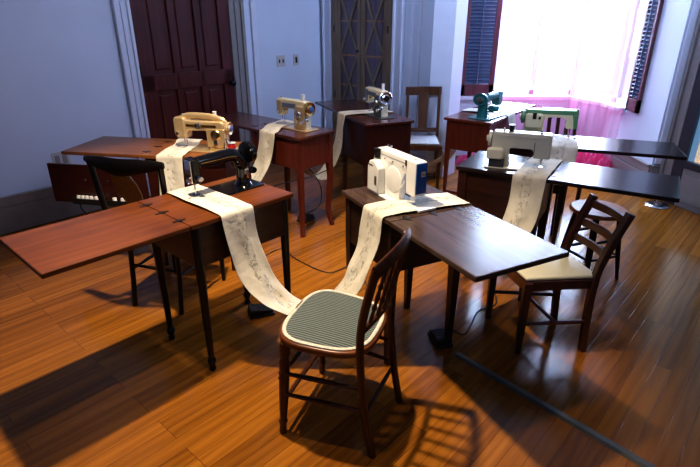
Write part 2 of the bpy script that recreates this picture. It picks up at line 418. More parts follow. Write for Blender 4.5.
# built-in glazed cabinet in the back wall
BD = (V(SE)-V(NE)).normalized(); BN = V((BD.y, -BD.x)); B0 = V(NE)
def bs(x, y): return (V((x, y))-B0).dot(BD)
c0, c1 = bs(-.172, 6.094), bs(.453, 5.532); cm = (c0+c1)/2
bm = bmesh.new(); rect_frame(bm, B0, BD, None, c0, c0+.07, 0, 2.5, -.05); rect_frame(bm, B0, BD, None, c1-.07, c1, 0, 2.5, -.05); rect_frame(bm, B0, BD, None, c0, c1, 2.4, 2.5, -.05); rect_frame(bm, B0, BD, None, c0, c1, 0, .45, -.04)
cab = obj('built_in_cabinet', bm, 'cab_frame', bev=.004, smooth=False)
tag(cab, 'tall built-in cabinet with crossed glazing bars between pale wall trims', 'cabinet')
bm = bmesh.new(); rect_frame(bm, B0, BD, None, c0+.07, c1-.07, .45, 2.4, -.008); obj('cabinet_interior', bm, 'cab_glass', cab, smooth=False, world=True)
for z in (.80, 1.12, 1.47, 1.85):
    bm = bmesh.new(); rect_frame(bm, B0, BD, None, c0+.09, c1-.09, z, z+.018, -.016); obj('shelf', bm, 'stool_wood', cab, smooth=False, world=True)
for k, (a, c) in enumerate(((c0+.07, cm-.004), (cm+.004, c1-.07))):
    bm = bmesh.new(); 
    for u0, u1 in ((a, a+.05), (c-.045, c)): rect_frame(bm, B0, BD, None, u0, u1, .45, 2.4, -.02, -.022)
    for z0, z1 in ((.45, .56), (2.33, 2.4)): rect_frame(bm, B0, BD, None, a, c, z0, z1, -.02, -.022)
    dr = obj('cabinet_door', bm, 'cab_frame', cab, bev=.003, smooth=False, world=True)
    bm = bmesh.new(); e0, e1 = a+.045, c-.04; z = .56; hgt = (2.33-.56)/3
    for i in range(3):
        for u0, u1 in ((e0, e1), (e1, e0)):
            p = B0 + BD*u0 - BN*-.03; q = B0 + BD*u1 + BN*.03; tube(bm, [(p.x, p.y, z+hgt*i), (q.x, q.y, z+hgt*(i+1))], .014, n=4)
    obj('glazing_bar', bm, 'cab_frame', dr, smooth=False, world=True)
    bm = bmesh.new(); rect_frame(bm, B0, BD, None, e0, e1, .56, 2.33, -.003, -.024); obj('glass_pane', bm, 'pane', dr, smooth=False, world=True)
p = B0 + BD*(cm-.02) + BN*.05
obj('knob', L([(.006, -.01), (.006, .01), (.014, .015), (.014, .024), (.004, .028)], (p.x, p.y, 1.18), (BN.x, BN.y, 0), 12), 'black', cab, world=True)
for a in (c0+.045, c1-.045):
    for z in (.7, 1.4):
        q = B0 + BD*a + BN*.055; obj('hinge', T([(q.x, q.y, z-.035), (q.x, q.y, z+.035)], .007, n=8), 'iron', cab, world=True)
# trims either side of the cabinet
for nm, a, c in (('trim_6', c0-.14, c0-.01), ('trim_7', c1+.01, c1+.13)):
    bm = bmesh.new(); rect_frame(bm, B0, BD, None, a, c, 0, 2.7, -.04); rect_frame(bm, B0, BD, None, a, a+.025, 0, 2.7, -.06); rect_frame(bm, B0, BD, None, c-.025, c, 0, 2.7, -.055); struct(obj(nm, bm, 'trim', bev=.004, smooth=False))
bm = bmesh.new()
for a in (c1+.20, c1+.30, c1+.56): rect_frame(bm, B0, BD, None, a, a+.03, 0, 3.5, -.02)
struct(obj('trim_8', bm, 'trim', bev=.004, smooth=False))
# switches and outlet on the left wall
def plate(x, y, z, w_, h_, name, lab, toggle, mt='plastic_plate'):
    s = s_of(x, y); bm = bmesh.new(); wallbox(bm, lw(s-w_/2), lw(s+w_/2), z-h_/2, z+h_/2, -.006)
    o = obj(name, bm, mt, bev=.002); tag(o, lab, 'switch' if 'switch' in name else 'outlet')
    for t in toggle:
        bm = bmesh.new(); wallbox(bm, lw(s+t[0]-t[2]), lw(s+t[0]+t[2]), z+t[1]-t[3], z+t[1]+t[3], -.008, -.005); obj(t[4], bm, t[5], o, world=True)
plate(-.742, 5.734, 1.083, .12, .115, 'light_switch', 'double toggle light switch plate on pale wall, nearer the wooden door', [(-.025, 0, .006, .018, 'toggle', 'black_matte'), (.025, 0, .006, .018, 'toggle', 'black_matte')])
plate(-.597, 5.895, 1.083, .075, .115, 'light_switch', 'single switch plate on pale wall, nearer the glazed cabinet', [(0, 0, .010, .03, 'toggle', 'black_matte')])
plate(-2.321, 3.98, .477, .13, .12, 'wall_outlet', 'wall outlet above the baseboard behind the gold machine desk leaf', [(-.028, 0, .016, .035, 'socket', 'trim_grey'), (.028, 0, .016, .035, 'socket', 'trim_grey')])
# shutters
def shutter(p0, p1, z0, z1, name, lab, nl, off):
    bm = bmesh.new(); A, C_ = V(p0), V(p1); d = (C_-A).normalized(); ln = (C_-A).length
    def seg(a, c, za, zb, bm): wallbox(bm, tuple(A+d*a), tuple(A+d*c), za, zb, .03, off)
    sw = .055 if ln > .3 else .035
    seg(0, sw, z0, z1, bm); seg(ln-sw, ln, z0, z1, bm)
    for za, zb in ((z0, z0+.12), (z1-.08, z1), ((z0+z1)/2-.04+.35, (z0+z1)/2+.04+.35)): seg(0, ln, za, zb, bm)
    o = obj(name, bm, 'shutter', bev=.003, smooth=False); tag(o, lab, 'shutter')
    n = V((-d.y, d.x)); bm = bmesh.new(); z = z0+.135
    while z < z1-.09:
        if not ((z0+z1)/2+.30 < z < (z0+z1)/2+.40):
            a = A+d*sw; c = A+d*(ln-sw)
            q = [a+n*(off-.004), c+n*(off-.004), c+n*(off+.030), a+n*(off+.030)]
            vs = [bm.verts.new((q[0].x, q[0].y, z)), bm.verts.new((q[1].x, q[1].y, z)), bm.verts.new((q[2].x, q[2].y, z+.026)), bm.verts.new((q[3].x, q[3].y, z+.026))]
            v2 = [bm.verts.new(v.co+V((0, 0, .006))) for v in vs]
            bm.faces.new(vs); bm.faces.new(v2[::-1])
            for i in range(4): bm.faces.new((vs[i], vs[(i+1) % 4], v2[(i+1) % 4], v2[i]))
        z += .036
    mid = A + d*(ln/2) + n*(off-.006); tube(bm, [(mid.x, mid.y, z0+.13), (mid.x, mid.y, z1-.09)], .006, n=6)
    obj('louvers', bm, 'louver', o, smooth=False, world=True)
    return o
shutter((1.22, 5.86), (1.60, 5.86), .705, 3.08, 'louvered_shutter', 'open louvered wooden shutter left of the bright window, behind the teal machine', 0, -.02)
shutter((2.70, 5.04), (2.70, 4.83), .69, 3.08, 'louvered_shutter', 'narrow louvered wooden shutter on the right side of the bright window', 0, -.014)
# right-hand trim and glazed door
bm = bmesh.new(); box(bm, 2.735, 2.825, 4.425, 4.449, .31, 3.19); struct(obj('trim_9', bm, 'trim', bev=.004, smooth=False))
bm = bmesh.new()
for a, c, o_ in ((.02, .05, -.05), (.05, .10, -.03), (.10, .13, -.04)): wallbox(bm, rw(a), rw(c), 0, 3.19, o_)
struct(obj('trim_10', bm, 'trim_grey', bev=.004, smooth=False))
bm = bmesh.new(); wallbox(bm, rw(0.130), rw(0.230), 0, 2.5, -.035); wallbox(bm, rw(1.160), rw(1.260), 0, 2.5, -.035); wallbox(bm, rw(0.130), rw(1.260), 2.4, 2.5, -.035); wallbox(bm, rw(0.660), rw(0.730), 0, 2.5, -.035)
d2 = struct(obj('door_2', bm, 'dark_frame', bev=.004, smooth=False))
bm = bmesh.new(); wallbox(bm, rw(0.230), rw(1.160), 0, .36, -.03); wallbox(bm, rw(0.260), rw(0.640), .05, .28, -.04); obj('door_panel', bm, 'trim_grey', d2, bev=.004, smooth=False, world=True)
bm = bmesh.new(); wallbox(bm, rw(0.230), rw(1.160), .34, 2.42, -.006, .0); obj('glass_pane', bm, 'pane', d2, smooth=False, world=True)
bm = bmesh.new(); wallbox(bm, rw(0.100), rw(1.910), -.05, 2.7, .02, .45); o = struct(obj('outside_glow_panel', bm, 'street_view', smooth=False))  # glowing backdrop panel added for the outdoor view, not a wall
bm = bmesh.new(); wallbox(bm, rw(0.230), rw(0.660), .34, .40, -.045); obj('door_rail', bm, 'dark_frame', d2, bev=.004, smooth=False, world=True)

# ------------------------------------------------------------------ curtains
def curtain(path, z0, z1, name, lab, mat, amp=.014, nf=9, group=None, flare=.0, ph=0):
    pts = smooth_path([(x, y, 0) for x, y in path], 24); bm = bmesh.new(); nz = 22; grid = []
    tot = 0; ss = [0]
    for a, c in zip(pts, pts[1:]): tot += (c-a).length; ss.append(tot)
    for j in range(nz+1):
        t = j/nz; z = z0 + (z1-z0)*t; row = []
        for i, p in enumerate(pts):
            s = ss[i]; d = (pts[min(i+1, len(pts)-1)] - pts[max(i-1, 0)]).normalized(); n = V((-d.y, d.x, 0))
            a = amp*(.5+.9*(1-t))*math.sin(2*PI*nf*s/tot+ph+.8*math.sin(3*t+s*5)) + .012*noise.noise(V((s*5, t*2, ph)))
            q = p + n*(a - flare*(1-t)**3); row.append(bm.verts.new((q.x, q.y, z+.01*math.sin(7*s))))
        grid.append(row)
    for r0, r1 in zip(grid, grid[1:]):
        for i in range(len(r0)-1): bm.faces.new((r0[i], r0[i+1], r1[i+1], r1[i]))
    o = obj(name, bm, mat); tag(o, lab, 'curtain', group); return o
curtain([(1.61, 5.78), (1.80, 5.77), (2.02, 5.76)], .02, 3.2, 'sheer_curtain', 'sheer pink curtain over the left part of the bright window', 'sheer', nf=10, flare=.10)
curtain([(2.0, 5.74), (2.25, 5.73), (2.44, 5.66)], .02, 3.2, 'sheer_curtain', 'sheer pink curtain over the middle of the bright window', 'sheer', nf=8, ph=1, flare=.12)
curtain([(2.42, 5.68), (2.55, 5.40), (2.60, 5.12), (2.625, 4.93)], .02, 3.2, 'sheer_curtain', 'sheer pink curtain on the right of the bright window beside the narrow shutter', 'sheer_rose', nf=6, ph=2, flare=.06)
def heap(cx, cy, rx, ry, h, name, lab, seed):
    bm = bmesh.new(); n = 46; grid = []
    for j in range(n+1):
        row = []
        for i in range(n+1):
            x, y = i/n*2-1, j/n*2-1; r = math.hypot(x, y)
            q = V((x*1.0, y*1.0, seed)); w_ = abs(noise.noise(q*3.4))*1.1 + abs(noise.noise(q*7.5+V((3, 1, 0))))*.55
            z = max(0, (1-r*r))**.55*h*(.55+w_*.95) if r < 1 else 0
            k = 1 if r <= 1 else 1/r
            row.append(bm.verts.new((cx+x*k*rx, cy+y*k*ry, .004+z)))
        grid.append(row)
    for a, c in zip(grid, grid[1:]):
        for i in range(n): bm.faces.new((a[i], a[i+1], c[i+1], c[i]))
    bmesh.ops.remove_doubles(bm, verts=bm.verts, dist=.0005)
    o = obj(name, bm, 'sheer_dense'); tag(o, lab, 'fabric')
heap(2.40, 5.02, .30, .34, .26, 'fabric_heap', 'crumpled heap of pink tulle on the floor under the right end of the window', 3)
heap(1.62, 5.58, .45, .16, .12, 'fabric_heap', 'low pink tulle heap on the floor behind the teal machine desk', 8)

# ------------------------------------------------------------------ sewing desks
DK = {}
def desk(key, loc, yaw, bw, d, leaf, mats, label, apron=.20, leg='square', leg_top=.040, leg_bot=.024, extra=None):
    top, body, legm = mats
    t = empty('sewing_desk', (loc[0], loc[1], 0), R(yaw), label, 'desk', 'open sewing machine desks'); DK[key] = (t, bw, d)
    Z = .76; hx, hy = bw/2, d/2
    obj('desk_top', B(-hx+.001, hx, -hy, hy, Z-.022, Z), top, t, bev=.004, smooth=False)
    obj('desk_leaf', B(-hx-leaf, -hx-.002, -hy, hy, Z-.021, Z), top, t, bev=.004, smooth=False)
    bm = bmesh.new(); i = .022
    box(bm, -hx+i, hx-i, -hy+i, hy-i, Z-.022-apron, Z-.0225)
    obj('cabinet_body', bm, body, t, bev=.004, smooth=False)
    for sx in (-1, 1):
        for sy in (-1, 1):
            x, y = sx*(hx-.038), sy*(hy-.038); zt = Z-.023
            if leg == 'square':
                b = T([(x, y, zt), (x, y, Z-.02-apron), (x, y, .0)], [leg_top*.5*1.414/1.414, leg_top*.5, leg_bot*.5], n=4, square=True)
                for v in b.verts: pass
                o = obj('leg', b, legm, t, bev=.003, smooth=False)
            elif leg == 'turned':
                pr = [(.022, 0), (.022, .5), (.020, .52), (.024, .535), (.018, .55), (.020, .57)]
                zz = [(0.014, 0), (.017, .012), (.013, .03), (.020, .045), (.021, .06), (.012, .075), (.0145, .09), (.021, .50), (.022, zt)]
                o = obj('leg', L(zz, (x, y, 0), n=12), legm, t)
            else:
                pts = smooth_path([(x, y, zt), (x, y, .52), (x+sx*.004, y+sy*.004, .38), (x-sx*.010, y-sy*.010, .14), (x+sx*.012, y+sy*.012, 0)], 4)
                n_ = len(pts); o = obj('leg', T(pts, [leg_top*.5*(1-.42*i_/(n_-1)) for i_ in range(n_)], n=4, square=True), legm, t, bev=.002, smooth=False)
    # leaf hinges: dark butterfly plates let into the seam
    for y in (-hy*.62, 0, hy*.62):
        bm = bmesh.new(); box(bm, -hx-.030, -hx+.028, y-.006, y+.006, Z-.001, Z+.0022); box(bm, -hx-.010, -hx+.010, y-.013, y+.013, Z-.001, Z+.0026)
        obj('hinge', bm, 'iron', t, smooth=False)
    return t
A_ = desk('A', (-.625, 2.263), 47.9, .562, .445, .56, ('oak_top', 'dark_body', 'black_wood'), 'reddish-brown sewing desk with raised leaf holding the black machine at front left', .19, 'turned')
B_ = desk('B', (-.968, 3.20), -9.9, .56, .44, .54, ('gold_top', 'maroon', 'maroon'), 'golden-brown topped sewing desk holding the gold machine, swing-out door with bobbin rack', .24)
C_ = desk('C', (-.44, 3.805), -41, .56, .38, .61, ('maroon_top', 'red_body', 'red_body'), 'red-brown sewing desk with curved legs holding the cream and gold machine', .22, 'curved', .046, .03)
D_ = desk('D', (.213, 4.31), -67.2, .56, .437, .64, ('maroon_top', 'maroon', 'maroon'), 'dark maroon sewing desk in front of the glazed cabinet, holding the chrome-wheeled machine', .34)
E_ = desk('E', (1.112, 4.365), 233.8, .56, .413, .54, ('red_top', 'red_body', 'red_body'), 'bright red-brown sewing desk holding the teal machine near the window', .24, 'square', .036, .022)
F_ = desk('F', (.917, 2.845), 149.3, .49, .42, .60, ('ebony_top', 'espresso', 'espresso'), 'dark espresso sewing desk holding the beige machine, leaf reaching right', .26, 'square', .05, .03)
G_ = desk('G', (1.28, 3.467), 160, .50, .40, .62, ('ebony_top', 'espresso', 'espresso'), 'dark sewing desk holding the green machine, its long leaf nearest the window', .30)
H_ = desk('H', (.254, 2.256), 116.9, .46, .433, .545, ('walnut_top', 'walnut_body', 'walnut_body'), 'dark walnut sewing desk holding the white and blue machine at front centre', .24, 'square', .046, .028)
# low stretchers of the red desk
for a in (1,):
    obj('stretcher', B(.28-.048, .28-.030, -.17, .17, .10, .128), 'red_body', E_, bev=.002, smooth=False)
    obj('stretcher', B(-.25, .24, .16, .175, .16, .18), 'black_wood', E_, bev=.002, smooth=False)
# shaped brackets under the dark desk
for sx in (-1, 1):
    obj('corner_bracket', prism([(sx*.20, .48), (sx*.20, .34), (sx*.165, .40), (sx*.08, .48)], .176, .190), 'espresso', F_, smooth=False)
# swing-out door of the gold-topped desk with bobbin rack
MWB = MW[B_]
bm = bmesh.new(); tb = bmesh.new()
dd = obj('cabinet_door', B(-.955, -.28, -.205, -.188, .415, .672), 'maroon', B_, bev=.003, smooth=False)
bm = bmesh.new(); box(bm, -.78, -.34, -.250, -.206, .425, .437); box(bm, -.78, -.34, -.256, -.250, .425, .462); box(bm, -.785, -.78, -.256, -.206, .425, .475); box(bm, -.345, -.34, -.256, -.206, .425, .475)
obj('spool_rack', bm, 'black_matte', dd, bev=.001, smooth=False)
for x in (-.70, -.545): obj('screw', L([(.007, 0), (.006, .004)], (x, -.205, .575), (0, -1, 0), 10), 'steel', dd)
sp = None
for k, x in enumerate((-.755, -.725, -.70, -.665, -.63, -.585, -.50, -.445, -.40)):
    w = MWB @ V((x, -.229, .438)); lean = random.uniform(-.3, .3)
    if sp is None:
        sp = empty('thread_spool', w, 0, 'small white thread spool in the black rack on the swing-out desk door', 'spool', 'white spools in the door rack')
        obj('thread', L([(.010, .003), (.0135, .008), (.0135, .032), (.010, .037)], n=12), 'white_thread', sp)
        obj('spool_core', L([(.013, 0), (.013, .003), (.004, .004), (.004, .031), (.013, .032), (.013, .035)], n=12), 'white_soft', sp)
    else:
        c = sp.copy(); COL.objects.link(c); c.location = w; c.rotation_euler = (0, lean*.3, lean)
        for ch in list(sp.children):
            q = ch.copy(); COL.objects.link(q); q.parent = c

# ------------------------------------------------------------------ sewing machines
def rrect(x0, x1, z0, z1, r, n=4):
    o = []
    for cx, cz, a0 in ((x1-r, z1-r, 0), (x0+r, z1-r, 90), (x0+r, z0+r, 180), (x1-r, z0+r, 270)):
        for k in range(n+1):
            a = R(a0+90*k/n); o.append((cx+r*math.cos(a), cz+r*math.sin(a)))
    return o
def c_outline(xh=-.185, hw=.07, xp=.05, xe=.155, zt=.25, zb=.155, zh=.085, r=.022, slope=0.0, ri=.03):
    """classic free-standing C shape: head on the left, pillar on the right"""
    pts = []
    def arc(cx, cz, rad, a0, a1, n=5):
        for k in range(n+1):
            a = R(a0+(a1-a0)*k/n); pts.append((cx+rad*math.cos(a), cz+rad*math.sin(a)))
    arc(xe-r, zt-r+slope, r, 0, 90); arc(xh+r, zt-r, r, 90, 180)
    arc(xh+r*.6, zh+r*.6, r*.6, 180, 270); arc(xh+hw-r*.5, zh+r*.5, r*.5, 270, 360)
    arc(xh+hw+ri, zb-ri, ri, 180, 90); arc(xp-ri, zb-ri, ri, 90, 0)
    pts.append((xp-.004, .035)); pts.append((xp-.014, .008)); pts.append((xe+.006, .008)); pts.append((xe, .035))
    return pts
def needle_set(t, x, y, z=.085):
    obj('needle_bar', T([(x, y, z+.03), (x, y, z-.035)], .0042, n=8), 'chrome', t)
    obj('needle', T([(x, y, z-.035), (x, y, .014)], .0013, n=6), 'chrome', t)
    bm = T([(x+.006, y+.014, z+.02), (x+.006, y+.014, .022)], .0036, n=8); box(bm, x-.010, x+.014, y-.014, y+.016, .0125, .019)
    obj('presser_foot', bm, 'chrome', t)
def wheel(t, x, y, z, r=.062, mat='chrome', disc=None, w_=.03):
    o = obj('hand_wheel', L([(r*.35, 0), (r*.75, .003), (r*.97, .006), (r, .012), (r, w_-.004), (r*.93, w_), (r*.72, w_-.004), (r*.60, w_-.006), (r*.45, w_+.004), (r*.30, w_+.010), (r*.10, w_+.012)], (x, y, z), (1, 0, 0), 26), mat, t)
    if disc: obj('wheel_disc', L([(r*.44, w_+.0045), (r*.40, w_+.013), (.002, w_+.015)], (x, y, z), (1, 0, 0), 20), disc, o)
    return o
def dial(t, x, y, z, r, mat, name='dial', h=.012, knob=None):
    o = obj(name, L([(r, 0), (r, h*.5), (r*.82, h), (r*.3, h)], (x, y, z), (0, -1, 0), 20), mat, t)
    if knob: obj('dial_pointer', B(x-r*.18, x+r*.18, y-h-.008, y-h+.001, z-r*.7, z+r*.7), knob, o, bev=.001)
    return o
def bedplate(t, mat, x0=-.19, x1=.19, y0=-.085, y1=.085, h=.008, r=.02):
    out = [(x, z) for x, z in rrect(x0, x1, y0, y1, r)]
    return obj('bed', slab(out, .0005, h), mat, t, bev=.002)
MSC = {'A': (1.0, 1, .87), 'B': (.97, .97, .87), 'C': (.93, .93, .87), 'D': (.97, 1, .90), 'E': (.92, 1.05, .82), 'F': (.83, .9, .84), 'G': (.93, .9, .84), 'H': (.93, .66, .86)}
def machine(key, name, lx, ly, label, dyaw=0):
    t, bw, d = DK[key]; w = MW[t] @ V((lx, ly, .7603))
    o = empty(name, w, t.rotation_euler.z+R(dyaw), label, 'sewing machine', 'vintage sewing machines')
    o.scale = MSC[key]; MW[o] = MW[o] @ Matrix.Diagonal((*MSC[key], 1)); return o

# A: black classic machine
t = machine('A', 'sewing_machine', .08, .055, 'glossy black vintage sewing machine with gold trim and round hand wheel')
bedplate(t, 'black', -.19, .19)
path = smooth_path([(.115, 0, .006), (.115, 0, .05), (.113, 0, .10), (.105, 0, .150), (.07, 0, .186), (.02, 0, .192), (-.05, 0, .190), (-.11, 0, .190), (-.150, 0, .186), (-.172, 0, .184)], 5)
n_ = len(path); rd = []
for i, p in enumerate(path):
    f = i/(n_-1)
    if p.z < .12: rd.append((.033-.006*(p.z/.12)+.016*max(0, 1-p.z/.03), .040-.006*(p.z/.12)+.012*max(0, 1-p.z/.03)))
    elif f < .62: rd.append((.036, .036))
    else: rd.append((.036-.008*(f-.62)/.38, .036-.010*(f-.62)/.38))
body = obj('arm', T(path, rd, n=16), 'black', t)
obj('head', prism(rrect(-.178, -.135, .085, .222, .012), -.030, .030), 'black', t, bev=.006)
obj('face_plate', prism(rrect(-.1845, -.178, .092, .214, .003, 2), -.024, .024), 'chrome', t, bev=.002)
obj('gold_trim', T([(-.13, -.0305, .191), (-.05, -.033, .192), (.02, -.0365, .194), (.06, -.036, .186)], .0026, n=6), 'brass', t)
obj('gold_trim', T([(.118, -.0345, .05), (.116, -.0335, .11)], .007, n=6), 'brass', t)
needle_set(t, -.156, 0)
dial(t, -.150, -.030, .115, .014, 'chrome', 'tension_dial', .022)
obj('thread_guide', T([(-.186, -.01, .12), (-.205, -.02, .118), (-.205, -.03, .10)], .005, n=8), 'chrome', t)
wheel(t, .135, 0, .185, .060, 'black', 'steel', .036)
obj('motor', L([(.018, 0), (.030, .006), (.032, .05), (.028, .07), (.012, .075)], (.10, .062, .12), (1, 0, 0), 18), 'black', t)
obj('stitch_lever', B(.10, .122, -.045, -.030, .075, .105), 'steel', t, bev=.003)
dial(t, .15, -.03, .09, .02, 'black', 'bobbin_winder', .02)
obj('spool_pin', T([(.03, .01, .22), (.03, .01, .262)], .0022, n=6), 'chrome', t)
obj('bed_slide', B(-.19, -.10, -.06, .06, .008, .0095), 'steel', t, bev=.0005)

# B: gold machine with open handle
t = machine('B', 'sewing_machine', .07, -.03, 'champagne gold sewing machine with open carrying handle, on the golden-brown desk', -4)
bedplate(t, 'gold_paint', -.19, .19, -.08, .085, .012)
obj('arm', prism(c_outline(-.190, .078, .045, .150, .215, .145, .085, .024), -.036, .040), 'gold_paint', t, bev=.010, seg=3)
obj('carry_handle', T(smooth_path([(-.155, 0, .205), (-.14, 0, .232), (-.08, 0, .245), (.0, 0, .245), (.06, 0, .240), (.12, 0, .222), (.145, 0, .20)], 5), [(.012, .022)]*31, n=10), 'gold_paint', t)
obj('head_cover', prism(rrect(-.198, -.115, .095, .238, .026), -.041, .044), 'gold_paint', t, bev=.012, seg=3)
obj('trim_band', B(-.11, .10, -.0385, -.034, .172, .190), 'brass', t, bev=.001)
dial(t, -.02, -.036, .185, .022, 'chrome', 'dial', .016, 'steel')
dial(t, .095, -.038, .125, .036, 'brass', 'stitch_dial', .012, 'chrome')
dial(t, .095, -.038, .07, .016, 'chrome', 'stitch_dial', .014)
obj('thread_post', B(.030, .160, -.042, -.030, .035, .165), 'gold_paint', t, bev=.006)
needle_set(t, -.152, 0)
dial(t, -.165, -.04, .125, .013, 'chrome', 'tension_dial', .02)
wheel(t, .152, 0, .165, .046, 'gold_paint', 'blue_disc', .028)
obj('light_switch_knob', L([(.008, 0), (.007, .02)], (-.15, 0, .238)), 'chrome', t)
obj('spool_pin', T([(.07, .02, .236), (.07, .02, .262)], .002, n=6), 'chrome', t)
obj('lever', T([(.155, -.03, .10), (.175, -.045, .06)], .005, n=8), 'chrome', t)
MB_ = MW[t]

# C: cream and gold machine
def cream_machine(key, lx, ly, label, mats, dyaw=0):
    a_, p_, w_, band = mats
    t = machine(key, 'sewing_machine', lx, ly, label, dyaw)
    bedplate(t, p_, -.19, .185, -.075, .085, .010)
    obj('arm', prism(c_outline(-.188, .068, .035, .140, .240, .165, .10, .020), -.030, .038), a_, t, bev=.009, seg=3)
    obj('pillar_cover', prism([(.028, .012), (.152, .012), (.150, .10), (.146, .185), (.120, .20), (.050, .20), (.032, .15)], -.046, -.026), p_, t, bev=.007)
    obj('front_band', B(-.118, .04, -.035, -.028, .175, .212), band, t, bev=.002)
    obj('head_panel', prism(rrect(-.182, -.125, .115, .225, .012), -.036, -.028), p_, t, bev=.003)
    dial(t, .09, -.046, .135, .030, 'chrome', 'stitch_dial', .016, 'steel')
    dial(t, .06, -.046, .075, .020, p_, 'stitch_dial', .018, 'chrome')
    dial(t, .125, -.046, .075, .016, 'chrome', 'stitch_dial', .016)
    dial(t, -.155, -.036, .135, .014, 'chrome', 'tension_dial', .022)
    wheel(t, .140, .002, .180, .058, w_, 'blue_disc' if key == 'C' else 'iron', .030)
    dial(t, .155, -.030, .095, .020, 'chrome', 'bobbin_winder', .016)
    needle_set(t, -.152, 0, .10)
    obj('lamp', T([(-.10, -.01, .165), (-.10, -.01, .145)], [.014, .018], n=12), 'brass', t)
    obj('spool_pin', T([(.08, .015, .238), (.08, .015, .275)], .0022, n=6), 'chrome', t)
    obj('take_up_lever', T([(-.17, -.036, .20), (-.17, -.048, .215)], .003, n=6), 'chrome', t)
    obj('top_knob', L([(.006, 0), (.006, .012), (.003, .014)], (-.16, .0, .24), n=10), 'chrome', t)
    return t
tC = cream_machine('C', .015, .035, 'cream and gold sewing machine with large dials and blue-centred hand wheel', ('cream_paint', 'gold_paint', 'brass', 'steel'))
tD = cream_machine('D', -.025, .025, 'pale cream and grey sewing machine with chrome wheel, in front of the glazed cabinet', ('cream_paint', 'gunmetal', 'chrome', 'gunmetal'))

# E: teal machine
t = machine('E', 'sewing_machine', .035, .075, 'teal green metallic sewing machine beside the left window shutter', -5)
bedplate(t, 'teal_light', -.19, .19, -.085, .085, .012)
path = smooth_path([(.11, 0, .008), (.11, 0, .06), (.108, 0, .12), (.085, 0, .175), (.03, 0, .195), (-.05, 0, .195), (-.12, 0, .193), (-.165, 0, .188)], 5)
obj('arm', T(path, [(.048-.012*min(1, i/12), .044-.010*min(1, i/12)) for i in range(len(path))], n=16), 'teal', t)
obj('head', prism(rrect(-.185, -.130, .095, .235, .018), -.036, .036), 'teal_light', t, bev=.008)
obj('face_plate', prism(rrect(-.191, -.185, .105, .225, .003, 2), -.028, .028), 'chrome', t, bev=.002)
wheel(t, .145, 0, .190, .060, 'teal', 'steel', .034)
obj('motor', L([(.016, 0), (.032, .006), (.034, .07), (.026, .085), (.01, .09)], (.03, .075, .10), (1, 0, 0), 18), 'teal', t)
obj('motor_bracket', B(.05, .085, .03, .07, .08, .12), 'iron', t, bev=.004)
obj('top_plate', B(-.12, .06, -.02, .02, .229, .236), 'chrome', t, bev=.004)
obj('spool_pin', T([(.03, .0, .23), (.03, .0, .27)], .0025, n=6), 'chrome', t)
obj('spool_pin', T([(-.04, .0, .23), (-.04, .0, .262)], .0025, n=6), 'chrome', t)
obj('lever', T([(.12, .05, .075), (.16, .085, .085)], .006, n=8), 'black', t)
dial(t, -.15, -.036, .15, .014, 'chrome', 'tension_dial', .018)
needle_set(t, -.158, 0, .095)

# F: beige boxy machine seen from behind
t = machine('F', 'sewing_machine', -.05, .055, 'beige boxy sewing machine seen from behind with round-cornered motor box, dark desk', 10)
bedplate(t, 'beige', -.185, .20, -.075, .085, .010)
obj('arm', prism(c_outline(-.205, .105, .055, .170, .235, .135, .078, .014, 0, .022), -.045, .045), 'beige', t, bev=.008, seg=3)
obj('motor_box', prism(rrect(.085, .192, .062, .135, .018), .045, .095), 'beige', t, bev=.010, seg=3)
obj('motor_base', B(.075, .175, .03, .085, .010, .060), 'dark_frame', t, bev=.004)
wheel(t, .170, 0, .180, .050, 'beige', 'grey_cream', .026)
obj('panel_seam', T([(-.185, .0455, .085), (-.185, .0458, .215), (.14, .0458, .215)], .0018, n=6), 'grey_cream', t)
obj('seam_slot', B(-.105, -.101, .044, .0465, .10, .18), 'iron', t)
obj('top_knob', L([(.012, 0), (.012, .004), (.004, .006), (.004, .018)], (-.135, 0, .235), n=12), 'iron', t)
obj('spool_pin', T([(.055, .0, .235), (.055, 0, .275)], .0025, n=6), 'chrome', t)
obj('bobbin_winder', L([(.008, 0), (.008, .012), (.004, .014), (.004, .022)], (.10, .0, .235), n=10), 'white_paint', t)
needle_set(t, -.158, .01, .078); MF_ = MW[t]

# G: green and cream machine seen from behind
t = machine('G', 'sewing_machine', -.072, -.01, 'green and cream sewing machine seen from behind, in front of the pink curtains', 6)
bedplate(t, 'ivory', -.185, .19, -.075, .085, .010)
obj('arm', prism(c_outline(-.175, .065, .045, .175, .215, .185, .10, .012, 0, .045), -.036, .040), 'ivory', t, bev=.006, seg=3)
obj('top_cover', prism([(-.175, .205), (.16, .205), (.18, .213), (.176, .240), (-.17, .243), (-.18, .225)], -.042, .042), 'green', t, bev=.008, seg=3)
obj('head_cover', prism([(-.182, .10), (-.158, .10), (-.150, .17), (-.140, .21), (-.182, .21)], -.041, .0425), 'green', t, bev=.004)
obj('motor_cover', prism(rrect(.055, .178, .10, .215, .02), .038, .085), 'ivory', t, bev=.012, seg=3)
wheel(t, .175, 0, .175, .050, 'green', 'ivory', .026)
obj('clip', B(.105, .13, .082, .090, .175, .225), 'iron', t, bev=.003)
obj('clip', B(.075, .09, .082, .090, .175, .195), 'iron', t, bev=.002)
obj('spool_pin', T([(.07, 0, .24), (.07, 0, .265), (.10, 0, .268)], .0025, n=6), 'iron', t)
needle_set(t, -.145, .0, .10)

